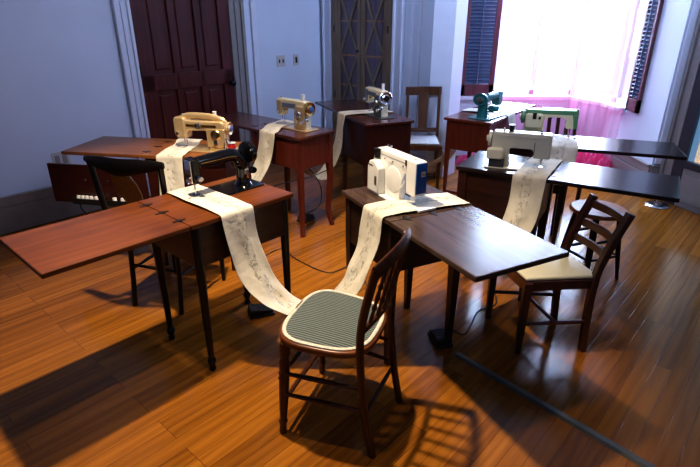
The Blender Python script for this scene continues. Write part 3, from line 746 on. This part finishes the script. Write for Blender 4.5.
# H: white machine with blue end
t = machine('H', 'sewing_machine', .008, .038, 'white modern sewing machine with blue end panel, on the walnut desk', 2)
bedplate(t, 'white_paint', -.20, .17, -.075, .09, .010)
obj('arm', prism(c_outline(-.190, .075, .035, .155, .250, .19, .070, .012, 0, .055), -.050, .040), 'white_paint', t, bev=.008, seg=3)
obj('end_panel', prism(rrect(-.1955, -.189, .085, .244, .003, 2), -.046, .036), 'blue', t, bev=.004, plabel='blue end panel with small pale badge')
obj('badge', B(-.1975, -.195, -.030, .000, .175, .200), 'ivory', t, smooth=False)
bm = bmesh.new()
for y_ in (-.026, -.017, -.007): box(bm, -.1985, -.197, y_, y_+.004, .180, .196)
obj('badge_mark', bm, 'iron', bpy.data.objects[t.children[-1].name] if False else t, smooth=False)
obj('motor_box', prism([(.065, .012), (.170, .012), (.168, .150), (.150, .185), (.105, .195), (.065, .155)], .040, .100), 'white_soft', t, bev=.008, seg=3)
obj('vent', B(.078, .098, .100, .1015, .06, .11), 'steel', t, smooth=False)
obj('vent_slots', B(.115, .155, .1005, .1020, .16, .165), 'iron', t, smooth=False)
obj('cam_disc', L([(.068, 0), (.068, .004), (.064, .006), (.01, .006)], (-.012, .0395, .115), (0, 1, 0), 32), 'white_paint', t)
obj('web_plate', prism([(-.06, .012), (.045, .012), (.045, .20), (-.11, .20), (-.10, .17), (-.075, .10)], -.01, .040), 'white_paint', t, bev=.003)
obj('seam_line', T([(.12, .0405, .225), (-.115, .0405, .225), (-.115, .0405, .09)], .0016, n=6), 'steel', t)
for x_ in (.07, .0, -.09): obj('screw', L([(.004, 0), (.004, .003)], (x_, .040, .207), (0, 1, 0), 10), 'iron', t)
obj('spool_pin', T([(.13, .045, .19), (.13, .045, .255)], .0025, n=6), 'chrome', t)
obj('pressure_dial', L([(.012, 0), (.012, .008), (.005, .010)], (-.14, 0, .25), n=12), 'white_paint', t)
obj('thread_guide', B(-.118, -.108, .036, .046, .215, .245), 'iron', t, bev=.002)
obj('presser_lever', T([(-.108, .046, .13), (-.10, .055, .10), (-.09, .06, .09)], .004, n=8), 'white_soft', t)
for x_ in (.10, .07): obj('bobbin_winder', L([(.003, 0), (.003, .016), (.007, .017), (.007, .022)], (x_, -.01, .25), n=10), 'chrome', t)
wheel(t, .155, -.005, .175, .048, 'white_paint', 'steel', .022)
needle_set(t, -.152, 0, .075); MH_ = MW[t]
obj('slide_plate', B(-.235, -.196, -.095, .045, .004, .016), 'white_paint', t, bev=.002)

# thread spools
def spool(w, mat, label, r=.012, h=.034, base='white_soft', flange=1.25):
    s = empty('thread_spool', w, 0, label, 'spool')
    obj('thread', L([(r*.8, h*.10), (r, h*.2), (r, h*.85), (r*.8, h*.93)], n=16), mat, s)
    obj('spool_core', L([(r*flange, 0), (r*flange, h*.08), (r*.4, h*.12), (r*.4, h*.9), (r*flange, h*.94), (r*flange, h)], n=16), base, s)
    return s
spool(MW[B_] @ V((.235, -.02, .7605)), 'red_thread', 'red thread spool with white top standing on the golden-brown desk', .020, .052)
spool(MB_ @ V((.07, .02, .250)), 'white_thread', 'small white spool on top of the gold machine', .011, .022)
spool(MW[tC] @ V((.08, .015, .241)), 'white_thread', 'white thread spool on top of the cream and gold machine', .013, .042)
spool(MW[tD] @ V((.08, .015, .241)), 'white_thread', 'white thread spool on top of the pale machine before the glazed cabinet', .012, .05)
spool(MF_ @ V((.055, 0, .2355)), 'black_matte', 'black thread spool on top of the beige machine', .014, .036, 'iron')
spool(MH_ @ V((.13, .045, .200)), 'black_matte', 'black thread spool behind the white and blue machine', .016, .042, 'iron')
# folded pale paper on the white machine's far side (clear plastic guard)
w = MW[t] @ V((.03, -.085, .0))

# ------------------------------------------------------------------ the stitched muslin banner
def dpt(key, x, y, z): return MW[DK[key][0]] @ V((x, y, z))
spec = {'C': (-.20, -.15, -.045), 'B': (-.16, -.10, -.085), 'A': (-.05, -.06, -.053), 'H': (-.10, -.12, -.13), 'F': (-.165, -.17, -.17), 'G': (-.175, -.17, .03), 'E': (-.15, -.15, -.15), 'D': (-.17, -.17, -.20)}
order = ['C', 'B', 'A', 'H', 'F', 'G', 'E', 'D']
lows = {('A', 'H'): .62, ('D', 'C'): .66, ('C', 'B'): .50, ('B', 'A'): .45, ('H', 'F'): .46, ('F', 'G'): .22, ('G', 'E'): .40, ('E', 'D'): .70}
rows = []   # (centre, half-width vector)
for qi, k in enumerate(order):
    tt, bw, d = DK[k]; hy = d/2; xa, xn, xb = spec[k]
    ax = (MW[tt].to_3x3() @ V((1, 0, 0))).normalized()
    zt = .7655; zm = .7725
    seq = [(xa, hy+.012, .735), (xa, hy+.010, .757), (xa, hy+.002, zt+.002), (xa, hy-.03, zt), (xa*.6+xn*.4, hy*.55, zm), (xn, .05, zm), (xn, -.02, zm), (xn*.5+xb*.5, -hy*.55, zm), (xb, -hy+.03, zt), (xb, -hy-.002, zt+.002), (xb, -hy-.010, .757), (xb, -hy-.012, .735)]
    for x, y, z in seq: rows.append((dpt(k, x, y, z), ax, 0))
    nk = order[(qi+1) % len(order)]; t2, bw2, d2 = DK[nk]
    ax2 = (MW[t2].to_3x3() @ V((1, 0, 0))).normalized()
    P0 = dpt(k, xb, -hy-.012, .735); P3 = dpt(nk, spec[nk][0], d2/2+.012, .735)
    kk = lows[(k, nk)]; dirv = V((P3.x-P0.x, P3.y-P0.y, 0))
    P1 = P0 + V((0, 0, -kk)) - (MW[tt].to_3x3() @ V((0, .05, 0))); P2 = P3 + V((0, 0, -kk)) + (MW[t2].to_3x3() @ V((0, .05, 0)))
    for i in range(1, 22):
        u = i/22; p = P0*(1-u)**3 + P1*3*u*(1-u)**2 + P2*3*u*u*(1-u) + P3*u**3
        us = u*u*(3-2*u); a = (ax.lerp(ax2, us) + V((0, 0, (1.3*math.sin(PI*u) if (k, nk) == ('E', 'D') else 0)))).normalized(); rows.append((p, a, 1))
bm = bmesh.new(); uvl = bm.loops.layers.uv.new('UVMap'); NW = 8; Wd = .086; grid = []; N_ = len(rows)
run = 0; us_ = []
for i, (p, a, hang) in enumerate(rows):
    if i: run += (p-rows[i-1][0]).length
    us_.append(run)
    tn = (rows[(i+1) % N_][0]-rows[i-1][0]).normalized(); nn = a.cross(tn).normalized()
    row = []
    for j in range(NW+1):
        s = j/NW*2-1
        wr = (noise.noise(V((run*7, s*1.6, 2.2)))*.024 + noise.noise(V((run*19, s*2.5, 9.2)))*.010) if hang else noise.noise(V((run*14, s*2, 5)))*.003
        ed = noise.noise(V((run*6, 3 if s > 0 else 8, 0)))*.006*abs(s)
        q = p + a*(s*(Wd+ed)) + nn*wr
        if not hang: q.z = max(q.z, p.z-.0015) if p.z > .76 else q.z
        row.append(bm.verts.new(q))
    grid.append(row)
for i in range(N_):
    r0, r1 = grid[i], grid[(i+1) % N_]; u0 = us_[i]; u1 = us_[i+1] if i+1 < N_ else run+.03
    for j in range(NW):
        f = bm.faces.new((r0[j], r0[j+1], r1[j+1], r1[j]))
        for l, (uu, vv) in zip(f.loops, ((j/NW, u0), ((j+1)/NW, u0), ((j+1)/NW, u1), (j/NW, u1))): l[uvl].uv = (uu, vv)
o = obj('fabric_banner', bm, 'muslin', solid=.0022, sub=1)
tag(o, 'long off-white muslin banner with stitched writing looping through all eight sewing machines', 'fabric')

# ------------------------------------------------------------------ chairs
def leg4(t, pts, r, mat, n=10, square=False):
    for p in pts: obj('leg', T([V(q) for q in p], r, n=n, square=square), mat, t, world=True)
# front chair (striped seat)
FL, FR, BL, BR = V((-.27, 1.565, 0)), V((-.131, 1.939, 0)), V((.085, 1.449, 0)), V((.215, 1.745, 0))
cc = (FL+FR+BL+BR)/4; fw = ((FL+FR)/2-(BL+BR)/2).normalized(); yaw = math.atan2(fw.y, fw.x)
t = empty('dining_chair', cc, yaw, 'wooden spindle-back chair with grey striped seat and pale braid edge, front centre', 'chair')
up = V((0, 0, 1)); inn = 1
legprof = [(0, .011), (.02, .015), (.10, .013), (.14, .019), (.17, .013), (.30, .017), (.55, .020), (.80, .021), (.84, .015), (.88, .021), (1, .020)]
for f_ in (FL, FR):
    top_ = V((f_.x, f_.y, .425)) + ((cc-f_).normalized()*.03); top_.z = .428; obj('leg', turned(f_, top_, legprof, 12), 'chair_wood', t, world=True)
def post(foot, top):
    a = foot; k = foot - fw*(-.055) ; seat = foot + fw*.055; seat.z = .44
    return smooth_path([a, foot+fw*.035+up*.20, seat, foot+fw*.045+up*.60, top], 5)
TL, TR = BL+V((0, 0, .80)), BR+V((0, 0, .80))
for f_, tp in ((BL, TL), (BR, TR)):
    pp = post(f_, tp); obj('leg', T(pp, [(.0155, .019)]*len(pp), n=10), 'chair_wood', t, world=True, plabel='back leg running up into the back post')
sx_ = (BR-BL).normalized()
def seat_outline(sc_=1.0, dz=0):
    pts = []
    F0 = (FL+FR)/2 + fw*.035; B0_ = (BL+BR)/2 + fw*.035
    depth = (F0-B0_).length; rt = V((-fw.y, fw.x, 0))*-1
    rt = (FR-FL).normalized()
    N = 40
    cen = (F0+B0_)/2
    for i in range(N):
        a = 2*PI*i/N; c, s = math.cos(a), math.sin(a); e = 2/3.2
        x = math.copysign(abs(c)**e, c); y = math.copysign(abs(s)**e, s)
        wdt = .225*(1 if x > 0 else 1) * (1-.13*(1-x)/2*1.3)
        pts.append(cen + fw*(x*depth*.5*sc_) + rt*(y*wdt*sc_))
    return pts
def poly_slab(pts, z0, z1, zc=None):
    bm = bmesh.new(); a = [bm.verts.new((p.x, p.y, z0)) for p in pts]; b_ = [bm.verts.new((p.x, p.y, z1)) for p in pts]
    bm.faces.new(a[::-1]); n = len(a)
    for i in range(n): bm.faces.new((a[i], a[(i+1) % n], b_[(i+1) % n], b_[i]))
    if zc is None: bm.faces.new(b_)
    else:
        cx = sum((p for p in pts), V((0, 0, 0)))/n; prev = b_
        for k, s in enumerate((.75, .45)):
            ring = [bm.verts.new((cx.x+(p.x-cx.x)*s, cx.y+(p.y-cx.y)*s, z1+(zc-z1)*(1-s*s))) for p in pts]
            for i in range(n): bm.faces.new((prev[i], prev[(i+1) % n], ring[(i+1) % n], ring[i]))
            prev = ring
        bm.faces.new(prev)
    return bm
obj('seat', poly_slab(seat_outline(1.0), .428, .456), 'chair_rim', t, bev=.008, world=True, seg=3)
obj('seat_pad', poly_slab(seat_outline(.89), .455, .459, .468), 'striped_seat', t, world=True, plabel='grey striped woven seat inset')
br_ = [V((p.x, p.y, .459)) for p in seat_outline(.915)]; br_.append(br_[0]); br_.append(br_[1])
obj('seat_braid', T(br_, [(.008, .005)]*len(br_), n=8, cap=False), 'braid', t, world=True, plabel='pale braided edging')
# crest rail: curved, upright and slightly bowed back
crest = smooth_path([TL-sx_*.012+up*.0, (TL*.75+TR*.25)-fw*.022+up*.020, (TL+TR)/2-fw*.030+up*.028, (TL*.25+TR*.75)-fw*.022+up*.020, TR+sx_*.012], 6)
obj('crest_rail', T([c-up*.012 for c in crest], [(.011, .030)]*len(crest), n=12), 'chair_wood', t, world=True)
lowz = .545
l0, l1 = BL+fw*.048+up*lowz, BR+fw*.048+up*lowz
low = smooth_path([l0, (l0+l1)/2-fw*.015, l1], 6)
obj('back_rail', T(low, [(.010, .014)]*len(low), n=10), 'chair_wood', t, world=True)
mid0, mid1 = BL+fw*.03+up*.715, BR+fw*.03+up*.715
spr = [(0, .006), (.12, .0075), (.25, .006), (.32, .0105), (.38, .006), (.5, .010), (.62, .006), (.68, .0105), (.75, .006), (.88, .0075), (1, .006)]
for k in range(5):
    u = (k+1)/6; ip = int(round(u*(len(low)-1))); ic = int(round(u*(len(crest)-1)))
    obj('spindle', turned(low[ip], crest[ic]-up*.03, spr, 10), 'chair_wood', t, world=True)
def stretch(a, b_, z, r, mat, t, prof=None):
    obj('stretcher', turned((a.x, a.y, z), (b_.x, b_.y, z if not isinstance(z, tuple) else z[1]), prof or [(0, r*.75), (.5, r*1.2), (1, r*.75)], 10), mat, t, world=True)
for z in (.14, .27): stretch(FL, FR, z, .009, 'chair_wood', t)
for a, c in ((FL, BL), (FR, BR)):
    for z in (.20, .30): stretch(a, c+fw*.035, z, .009, 'chair_wood', t)
stretch(BL+fw*.035, BR+fw*.035, .18, .009, 'chair_wood', t)

# right chair (ladder back, cream seat)
FL, FR, BL, BR = V((.833, 2.087, 0)), V((.765, 2.40, 0)), V((1.165, 2.11, 0)), V((1.115, 2.365, 0))
cc = (FL+FR+BL+BR)/4; fw = ((FL+FR)/2-(BL+BR)/2).normalized()
t = empty('dining_chair', cc, math.atan2(fw.y, fw.x), 'dark wooden ladder-back chair with cream padded seat beside the walnut desk leaf', 'chair')
for f_ in (FL, FR): obj('leg', T([V((f_.x, f_.y, 0)), V((f_.x, f_.y, .40))], [.013, .020], n=4, square=True), 'chair_red', t, world=True, bev=.003, smooth=False)
tops = []
for f_ in (BL, BR):
    tp = f_ - fw*.085 + up*.735; tops.append(tp)
    pp = smooth_path([f_, f_+fw*.012+up*.22, f_+fw*.01+up*.42, f_-fw*.03+up*.58, tp], 5)
    obj('leg', T(pp, [(.015, .019)]*len(pp), n=4, square=True), 'chair_red', t, world=True, bev=.004, smooth=False, plabel='back leg running up into the back post')
sd = (BR-BL).normalized()
so = [FL+fw*.02-sd*.012, FR+fw*.02+sd*.012, BR-fw*.012+sd*.004, BL-fw*.012-sd*.004]
obj('seat_rail', poly_slab([p*1 for p in so], .355, .405), 'chair_red', t, bev=.004, smooth=False, world=True)
cx = (so[0]+so[1]+so[2]+so[3])/4; pad = [cx+(p-cx)*.955 for p in so]
obj('seat_pad', poly_slab(pad, .4055, .424, .436), 'cream_seat', t, bev=.008, world=True, seg=3, plabel='cream padded seat')
for z0, off in ((.52, -.022), (.60, -.048), (.695, -.083)):
    a = BL + fw*off*.9 + up*z0; b_ = BR + fw*off*.9 + up*z0
    pp = smooth_path([a, (a+b_)/2-fw*.018, b_], 5); obj('back_slat', T(pp, [(.008, .019)]*len(pp), n=4, square=True), 'chair_red', t, world=True, bev=.003, smooth=False)
for a, c in ((FL, BL), (FR, BR)): stretch(a, c, .17, .011, 'chair_red', t, [(0, .010), (1, .010)])
m0, m1 = (FL+BL)/2, (FR+BR)/2; stretch(m0, m1, .17, .011, 'chair_red', t, [(0, .010), (1, .010)])

# black chair with broad vase-shaped splat
FL, FR, BL, BR = V((-1.13, 2.93, 0)), V((-.80, 2.84, 0)), V((-1.235, 2.565, 0)), V((-.94, 2.475, 0))
cc = (FL+FR+BL+BR)/4; fw = ((FL+FR)/2-(BL+BR)/2).normalized(); sd = (BR-BL).normalized()
t = empty('dining_chair', cc, math.atan2(fw.y, fw.x), 'black wooden chair with curved top rail behind the front left desk leaf', 'chair')
for f_ in (FL, FR): obj('leg', turned(f_, V((f_.x, f_.y, .42)), [(0, .011), (.5, .016), (1, .019)], 10), 'black_wood', t, world=True)
tl, tr_ = BL-fw*.10-sd*.045+up*.885, BR-fw*.10+sd*.065+up*.885
pls = []
for f_, tp in ((BL, tl), (BR, tr_)):
    pp = smooth_path([f_-fw*.03, f_+up*.22, f_+fw*.01+up*.44, f_.lerp(tp, .55)+up*(.0), tp], 5); pp[-1] = tp
    obj('leg', T(pp, [(.014, .017)]*len(pp), n=10), 'black_wood', t, world=True, plabel='back leg running up into the back post')
pp = smooth_path([tl-sd*.02, tl*.7+tr_*.3-fw*.035+up*.012, (tl+tr_)/2-fw*.045+up*.014, tl*.3+tr_*.7-fw*.035+up*.012, tr_+sd*.02], 6)
n_ = len(pp)
obj('crest_rail', T([p-up*(.030*math.sin(PI*i/(n_-1))) for i, p in enumerate(pp)], [(.011, .016+.030*math.sin(PI*i/(n_-1))**.7) for i in range(n_)], n=12), 'black_wood', t, world=True)
sm = BL.lerp(BR, .5)+fw*.02; sm.z = .46; tm = (tl+tr_)/2-fw*.035-up*.06
bm = bmesh.new(); ringsL = []
prof = [(0, .035), (.12, .045), (.3, .032), (.5, .045), (.7, .068), (.88, .070), (1, .055)]
fr = []; bk = []
for u, w_ in prof:
    p = sm.lerp(tm, u)-fw*.0
    fr.append((bm.verts.new(p-sd*w_-fw*.005), bm.verts.new(p+sd*w_-fw*.005))); bk.append((bm.verts.new(p-sd*w_+fw*.005), bm.verts.new(p+sd*w_+fw*.005)))
for i in range(len(prof)-1):
    bm.faces.new((fr[i][0], fr[i][1], fr[i+1][1], fr[i+1][0])); bm.faces.new((bk[i][1], bk[i][0], bk[i+1][0], bk[i+1][1]))
    bm.faces.new((fr[i][0], fr[i+1][0], bk[i+1][0], bk[i][0])); bm.faces.new((fr[i][1], bk[i][1], bk[i+1][1], fr[i+1][1]))
bm.faces.new((fr[0][0], bk[0][0], bk[0][1], fr[0][1])); bm.faces.new((fr[-1][0], fr[-1][1], bk[-1][1], bk[-1][0]))
obj('back_splat', bm, 'olive_wood', t, world=True, plabel='olive brown vase-shaped splat')
so = [FL+fw*.03-sd*.02, FR+fw*.03+sd*.02, BR-fw*.015+sd*.01, BL-fw*.015-sd*.01]
cx = (so[0]+so[1]+so[2]+so[3])/4
obj('seat', poly_slab(so, .42, .455), 'black_wood', t, bev=.012, world=True, seg=3)
for a, c in ((FL, BL), (FR, BR)): stretch(a, c, .22, .009, 'black_wood', t)
stretch(FL, FR, .28, .009, 'black_wood', t); stretch(BL, BR, .25, .009, 'black_wood', t)

# far chair between the maroon desk and the red desk
BL, BR, FL, FR = V((.555, 4.99, 0)), V((.862, 5.00, 0)), V((.53, 4.66, 0)), V((.83, 4.62, 0))
cc = (FL+FR+BL+BR)/4; fw = ((FL+FR)/2-(BL+BR)/2).normalized(); sd = (BR-BL).normalized()
t = empty('dining_chair', cc, math.atan2(fw.y, fw.x), 'brown wooden chair with single centre splat and pale seat against the back wall', 'chair')
for f_ in (FL, FR): obj('leg', T([f_, V((f_.x, f_.y, .42))], [.013, .019], n=4, square=True), 'chair_brown', t, world=True, bev=.003, smooth=False)
for f_ in (BL, BR):
    pp = smooth_path([f_, f_+up*.42, f_-fw*.03+up*.68, f_-fw*.06+up*.89], 5); obj('leg', T(pp, [(.013, .017)]*len(pp), n=4, square=True), 'chair_brown', t, world=True, bev=.003, smooth=False, plabel='back leg running up into the back post')
a, b_ = BL-fw*.055+up*.865-sd*.02, BR-fw*.055+up*.865+sd*.02
pp = smooth_path([a, (a+b_)/2-fw*.02, b_], 6); obj('crest_rail', T(pp, [(.009, .040)]*len(pp), n=4, square=True), 'chair_brown', t, world=True, bev=.004, smooth=False)
a, b_ = BL-fw*.003+up*.50, BR-fw*.003+up*.50; obj('back_rail', T([a, b_], [(.008, .02), (.008, .02)], n=4, square=True), 'chair_brown', t, world=True, smooth=False)
c0_, c1_ = (BL+BR)/2-fw*.004+up*.50, (BL+BR)/2-fw*.06+up*.85
obj('back_splat', T([c0_, c1_], [(.042, .006), (.048, .006)], n=4, square=True), 'chair_brown', t, world=True, smooth=False)
so = [FL+fw*.02-sd*.015, FR+fw*.02+sd*.015, BR-fw*.012+sd*.008, BL-fw*.012-sd*.008]
obj('seat_rail', poly_slab(so, .385, .435), 'chair_brown', t, bev=.004, smooth=False, world=True)
cx = (so[0]+so[1]+so[2]+so[3])/4
obj('seat_pad', poly_slab([cx+(p-cx)*.88 for p in so], .4355, .448, .458), 'pale_seat', t, bev=.006, world=True, plabel='pale patterned seat pad')
for a, c in ((FL, BL), (FR, BR)): stretch(a, c, .20, .011, 'chair_brown', t)
stretch(FL, FR, .16, .011, 'chair_brown', t)

# spindle chair behind the green machine
BL, BR, FL, FR = V((1.54, 4.10, 0)), V((1.79, 4.02, 0)), V((1.48, 3.80, 0)), V((1.76, 3.71, 0))
cc = (FL+FR+BL+BR)/4; fw = ((FL+FR)/2-(BL+BR)/2).normalized(); sd = (BR-BL).normalized()
t = empty('dining_chair', cc, math.atan2(fw.y, fw.x), 'dark wooden slat-back chair behind the green machine, mostly hidden', 'chair')
for f_ in (FL, FR): obj('leg', T([f_, V((f_.x, f_.y, .42))], [.013, .018], n=8), 'chair_red', t, world=True)
for f_ in (BL, BR): obj('leg', T(smooth_path([f_, f_+up*.42, f_-fw*.05+up*.84], 5), .015, n=8), 'chair_red', t, world=True)
obj('seat', poly_slab([FL+fw*.02, FR+fw*.02, BR-fw*.01, BL-fw*.01], .42, .45), 'chair_red', t, bev=.008, world=True)
obj('crest_rail', T([BL-fw*.048+up*.83-sd*.01, BR-fw*.048+up*.83+sd*.01], [(.009, .03)]*2, n=4, square=True), 'chair_red', t, world=True)
for k in range(1, 4): obj('back_slat', T([BL.lerp(BR, k/4)+up*.45, BL.lerp(BR, k/4)-fw*.046+up*.81], [(.014, .005)]*2, n=4, square=True), 'chair_red', t, world=True, smooth=False)

# round wooden stool behind the right chair
t = empty('wooden_stool', (1.53, 2.93, 0), R(20), 'stool with glossy round orange-brown wooden seat under the dark desk leaves', 'stool')
obj('seat', L([(.10, .425), (.152, .428), (.165, .438), (.165, .448), (.156, .456), (.11, .453), (.01, .450)], n=36), 'stool_wood', t)
for a in (45, 135, 225, 315):
    c, s = math.cos(R(a)), math.sin(R(a)); obj('leg', turned((c*.185, s*.185, 0), (c*.12, s*.12, .43), [(0, .010), (.3, .014), (.6, .016), (1, .014)], 10), 'black_wood', t)
for z, rr_ in ((.16, .162), (.27, .146)):
    P4 = [V((math.cos(R(a))*rr_, math.sin(R(a))*rr_, z)) for a in (45, 135, 225, 315)]
    for i in range(4): obj('stretcher', turned(P4[i], P4[(i+1) % 4], [(0, .007), (.5, .010), (1, .007)], 8), 'black_wood', t)

# ------------------------------------------------------------------ things on the floor
def pedal(x, y, yaw, label):
    t = empty('foot_pedal', (x, y, 0), R(yaw), label, 'foot pedal')
    obj('pedal_base', prism([(-.07, 0), (.07, 0), (.07, .014), (-.07, .022)], -.045, .045), 'rubber', t, bev=.004)
    obj('pedal_plate', prism([(-.065, .024), (.062, .018), (.062, .034), (-.065, .052)], -.040, .040), 'rubber', t, bev=.006, seg=3)
    bm = bmesh.new()
    for k in range(4): box(bm, -.045+.026*k, -.038+.026*k, -.034, .034, .050-.0035*k-.004, .053-.0035*k-.002)
    obj('grip_ribs', bm, 'black_matte', t, smooth=False)
pedal(-.50, 2.45, 20, 'black foot pedal on the floor under the black machine desk')
pedal(-.36, 3.86, 60, 'black foot pedal on the floor under the cream and gold machine desk')
pedal(.465, 2.19, 100, 'black foot pedal on the floor beside a leg of the walnut desk')
def cord(pts, label, r=.0035, k=8):
    p = smooth_path(pts, k); o = obj('power_cord', T(p, r, n=6), 'rubber'); tag(o, label, 'cord')
cord([(-.62, 2.52, .50), (-.60, 2.58, .2), (-.64, 2.74, .02), (-.637, 3.05, .005), (-.50, 3.30, .004), (-.363, 3.125, .004), (-.143, 2.935, .004), (.03, 3.03, .004), (.12, 2.70, .004)], 'black cord curving over the floor between black and walnut machine desks')
cord([(-.52, 2.44, .03), (-.57, 2.50, .05), (-.60, 2.46, .25), (-.58, 2.42, .50)], 'thin black cord rising from the pedal under the black machine', .003)
cord([(-.46, 2.49, .03), (-.40, 2.58, .006), (-.36, 2.50, .004), (-.30, 2.42, .004)], 'short black cord beside the pedal under the black machine', .003)
cord([(-.36, 3.86, .05), (-.25, 3.95, .10), (-.24, 3.88, .30), (-.36, 3.80, .51)], 'black cord hanging from the cream and gold machine desk to its pedal', .004)
cord([(-.85, 3.60, .30), (-.70, 3.55, .33), (-.50, 3.52, .42), (-.30, 3.58, .45), (-.05, 3.95, .45), (.10, 4.1, .42)], 'black cord strung low between the gold and cream machine desks', .004)
cord([(.50, 2.20, .03), (.54, 2.28, .006), (.60, 2.24, .004), (.66, 2.34, .004), (.73, 2.47, .004), (.85, 2.55, .004), (.88, 2.75, .004)], 'black cord on the floor running from the walnut desk to the beige machine', .004)
cord([(-1.77, 3.15, .45), (-1.78, 3.16, .36), (-1.70, 3.18, .25), (-1.60, 3.22, .12), (-1.5, 3.3, .02)], 'thin black cord hanging below the swing-out bobbin door', .004)
# cable cover strip
p0, p1 = V((.530, 2.075, 0)), V((1.62, .80, 0)); d = (p1-p0).normalized(); n = V((-d.y, d.x, 0))
bm = bmesh.new(); pr = [(-.022, 0), (-.012, .011), (.012, .011), (.022, 0)]
a = [bm.verts.new(p0+n*x+up*z) for x, z in pr]; b_ = [bm.verts.new(p1+n*x+up*z) for x, z in pr]
bm.faces.new(a); bm.faces.new(b_[::-1])
for i in range(4): bm.faces.new((a[i], b_[i], b_[(i+1) % 4], a[(i+1) % 4]))
o = obj('cable_cover', bm, 'rail_metal', smooth=False); tag(o, 'long dark metal cable cover strip running over the floor at lower right', 'cable cover')
for u in (.28, .62):
    q = p0.lerp(p1, u); obj('screw', L([(.005, .010), (.004, .013)], q, n=10), 'steel', o, world=True)
# round chrome base near the right-hand door
t = empty('floor_stand', (2.70, 4.20, 0), 0, 'round chrome stand base on the floor by the white column at right', 'stand')
obj('stand_base', L([(.095, 0), (.098, .006), (.09, .014), (.05, .022), (.02, .026)], n=32), 'chrome', t)
obj('stand_collar', L([(.014, .024), (.014, .06), (.010, .064)], n=16), 'steel', t)

# ------------------------------------------------------------------ light, camera
def spot(loc, tgt, e, col, size=R(95), blend=.6, r=.05):
    l = bpy.data.lights.new('spot', 'SPOT'); l.energy = e; l.color = col; l.spot_size = size; l.spot_blend = blend; l.shadow_soft_size = r
    o = bpy.data.objects.new('ceiling_spot', l); COL.objects.link(o); o.location = loc
    o.rotation_euler = (V(tgt)-V(loc)).to_track_quat('-Z', 'Y').to_euler(); return o
WARM = (1.0, .80, .56)
spot((-.62, 1.95, 3.0), (-.55, 2.3, 0), 600, WARM, R(72), .55)
spot((-.05, 1.35, 3.0), (.1, 1.9, 0), 90, WARM, R(64), .6)
spot((-.2, 3.1, 3.0), (-.2, 3.6, .5), 190, WARM, R(62), .7)
def area(loc, tgt, e, col, sx, sy, spread=PI):
    l = bpy.data.lights.new('area', 'AREA'); l.spread = spread; l.energy = e; l.color = col; l.shape = 'RECTANGLE'; l.size = sx; l.size_y = sy
    o = bpy.data.objects.new('window_and_fill_light', l); COL.objects.link(o); o.location = loc
    o.rotation_euler = (V(tgt)-V(loc)).to_track_quat('-Z', 'Y').to_euler(); return o
area((2.25, 6.5, 2.2), (1.3, 3.5, .8), 900, (.55, .75, 1.0), 2.0, 2.6)
area((-1.0, 1.6, 3.35), (2.6, 4.8, 2.1), 46, (.50, .61, 1.0), 1.6, .8, R(75))  # added cool fill under the ceiling for the right-hand walls, no window here
area((2.9, 2.2, 3.35), (.3, 5.8, 2.0), 48, (.50, .61, 1.0), 1.2, 1.2, R(75))  # added cool fill to brighten the back wall, not a real window
area((1.6, 1.4, 3.35), (-2.4, 4.2, 1.9), 20, (.58, .66, 1.0), 1.2, 1.2, R(75))  # weak fill added for the left wall, no daylight source there
spot((1.3, 2.2, 3.2), (1.05, 3.1, .7), 110, WARM, R(44), .7)
w = bpy.data.worlds.new('World'); sc.world = w; w.use_nodes = True
bg = w.node_tree.nodes['Background']; bg.inputs[0].default_value = (.72, .86, 1, 1); bg.inputs[1].default_value = 2.2

cam = bpy.data.cameras.new('Camera'); co = bpy.data.objects.new('Camera', cam); COL.objects.link(co)
cam.sensor_width = 36; cam.lens = 508/700*36; cam.clip_start = .05
co.location = (0, 0, 1.553); co.rotation_euler = (PI/2-.409, 0, 0)
sc.camera = co
sc.view_settings.view_transform = 'Standard'; sc.view_settings.look = 'Medium High Contrast'; sc.view_settings.exposure = -.62
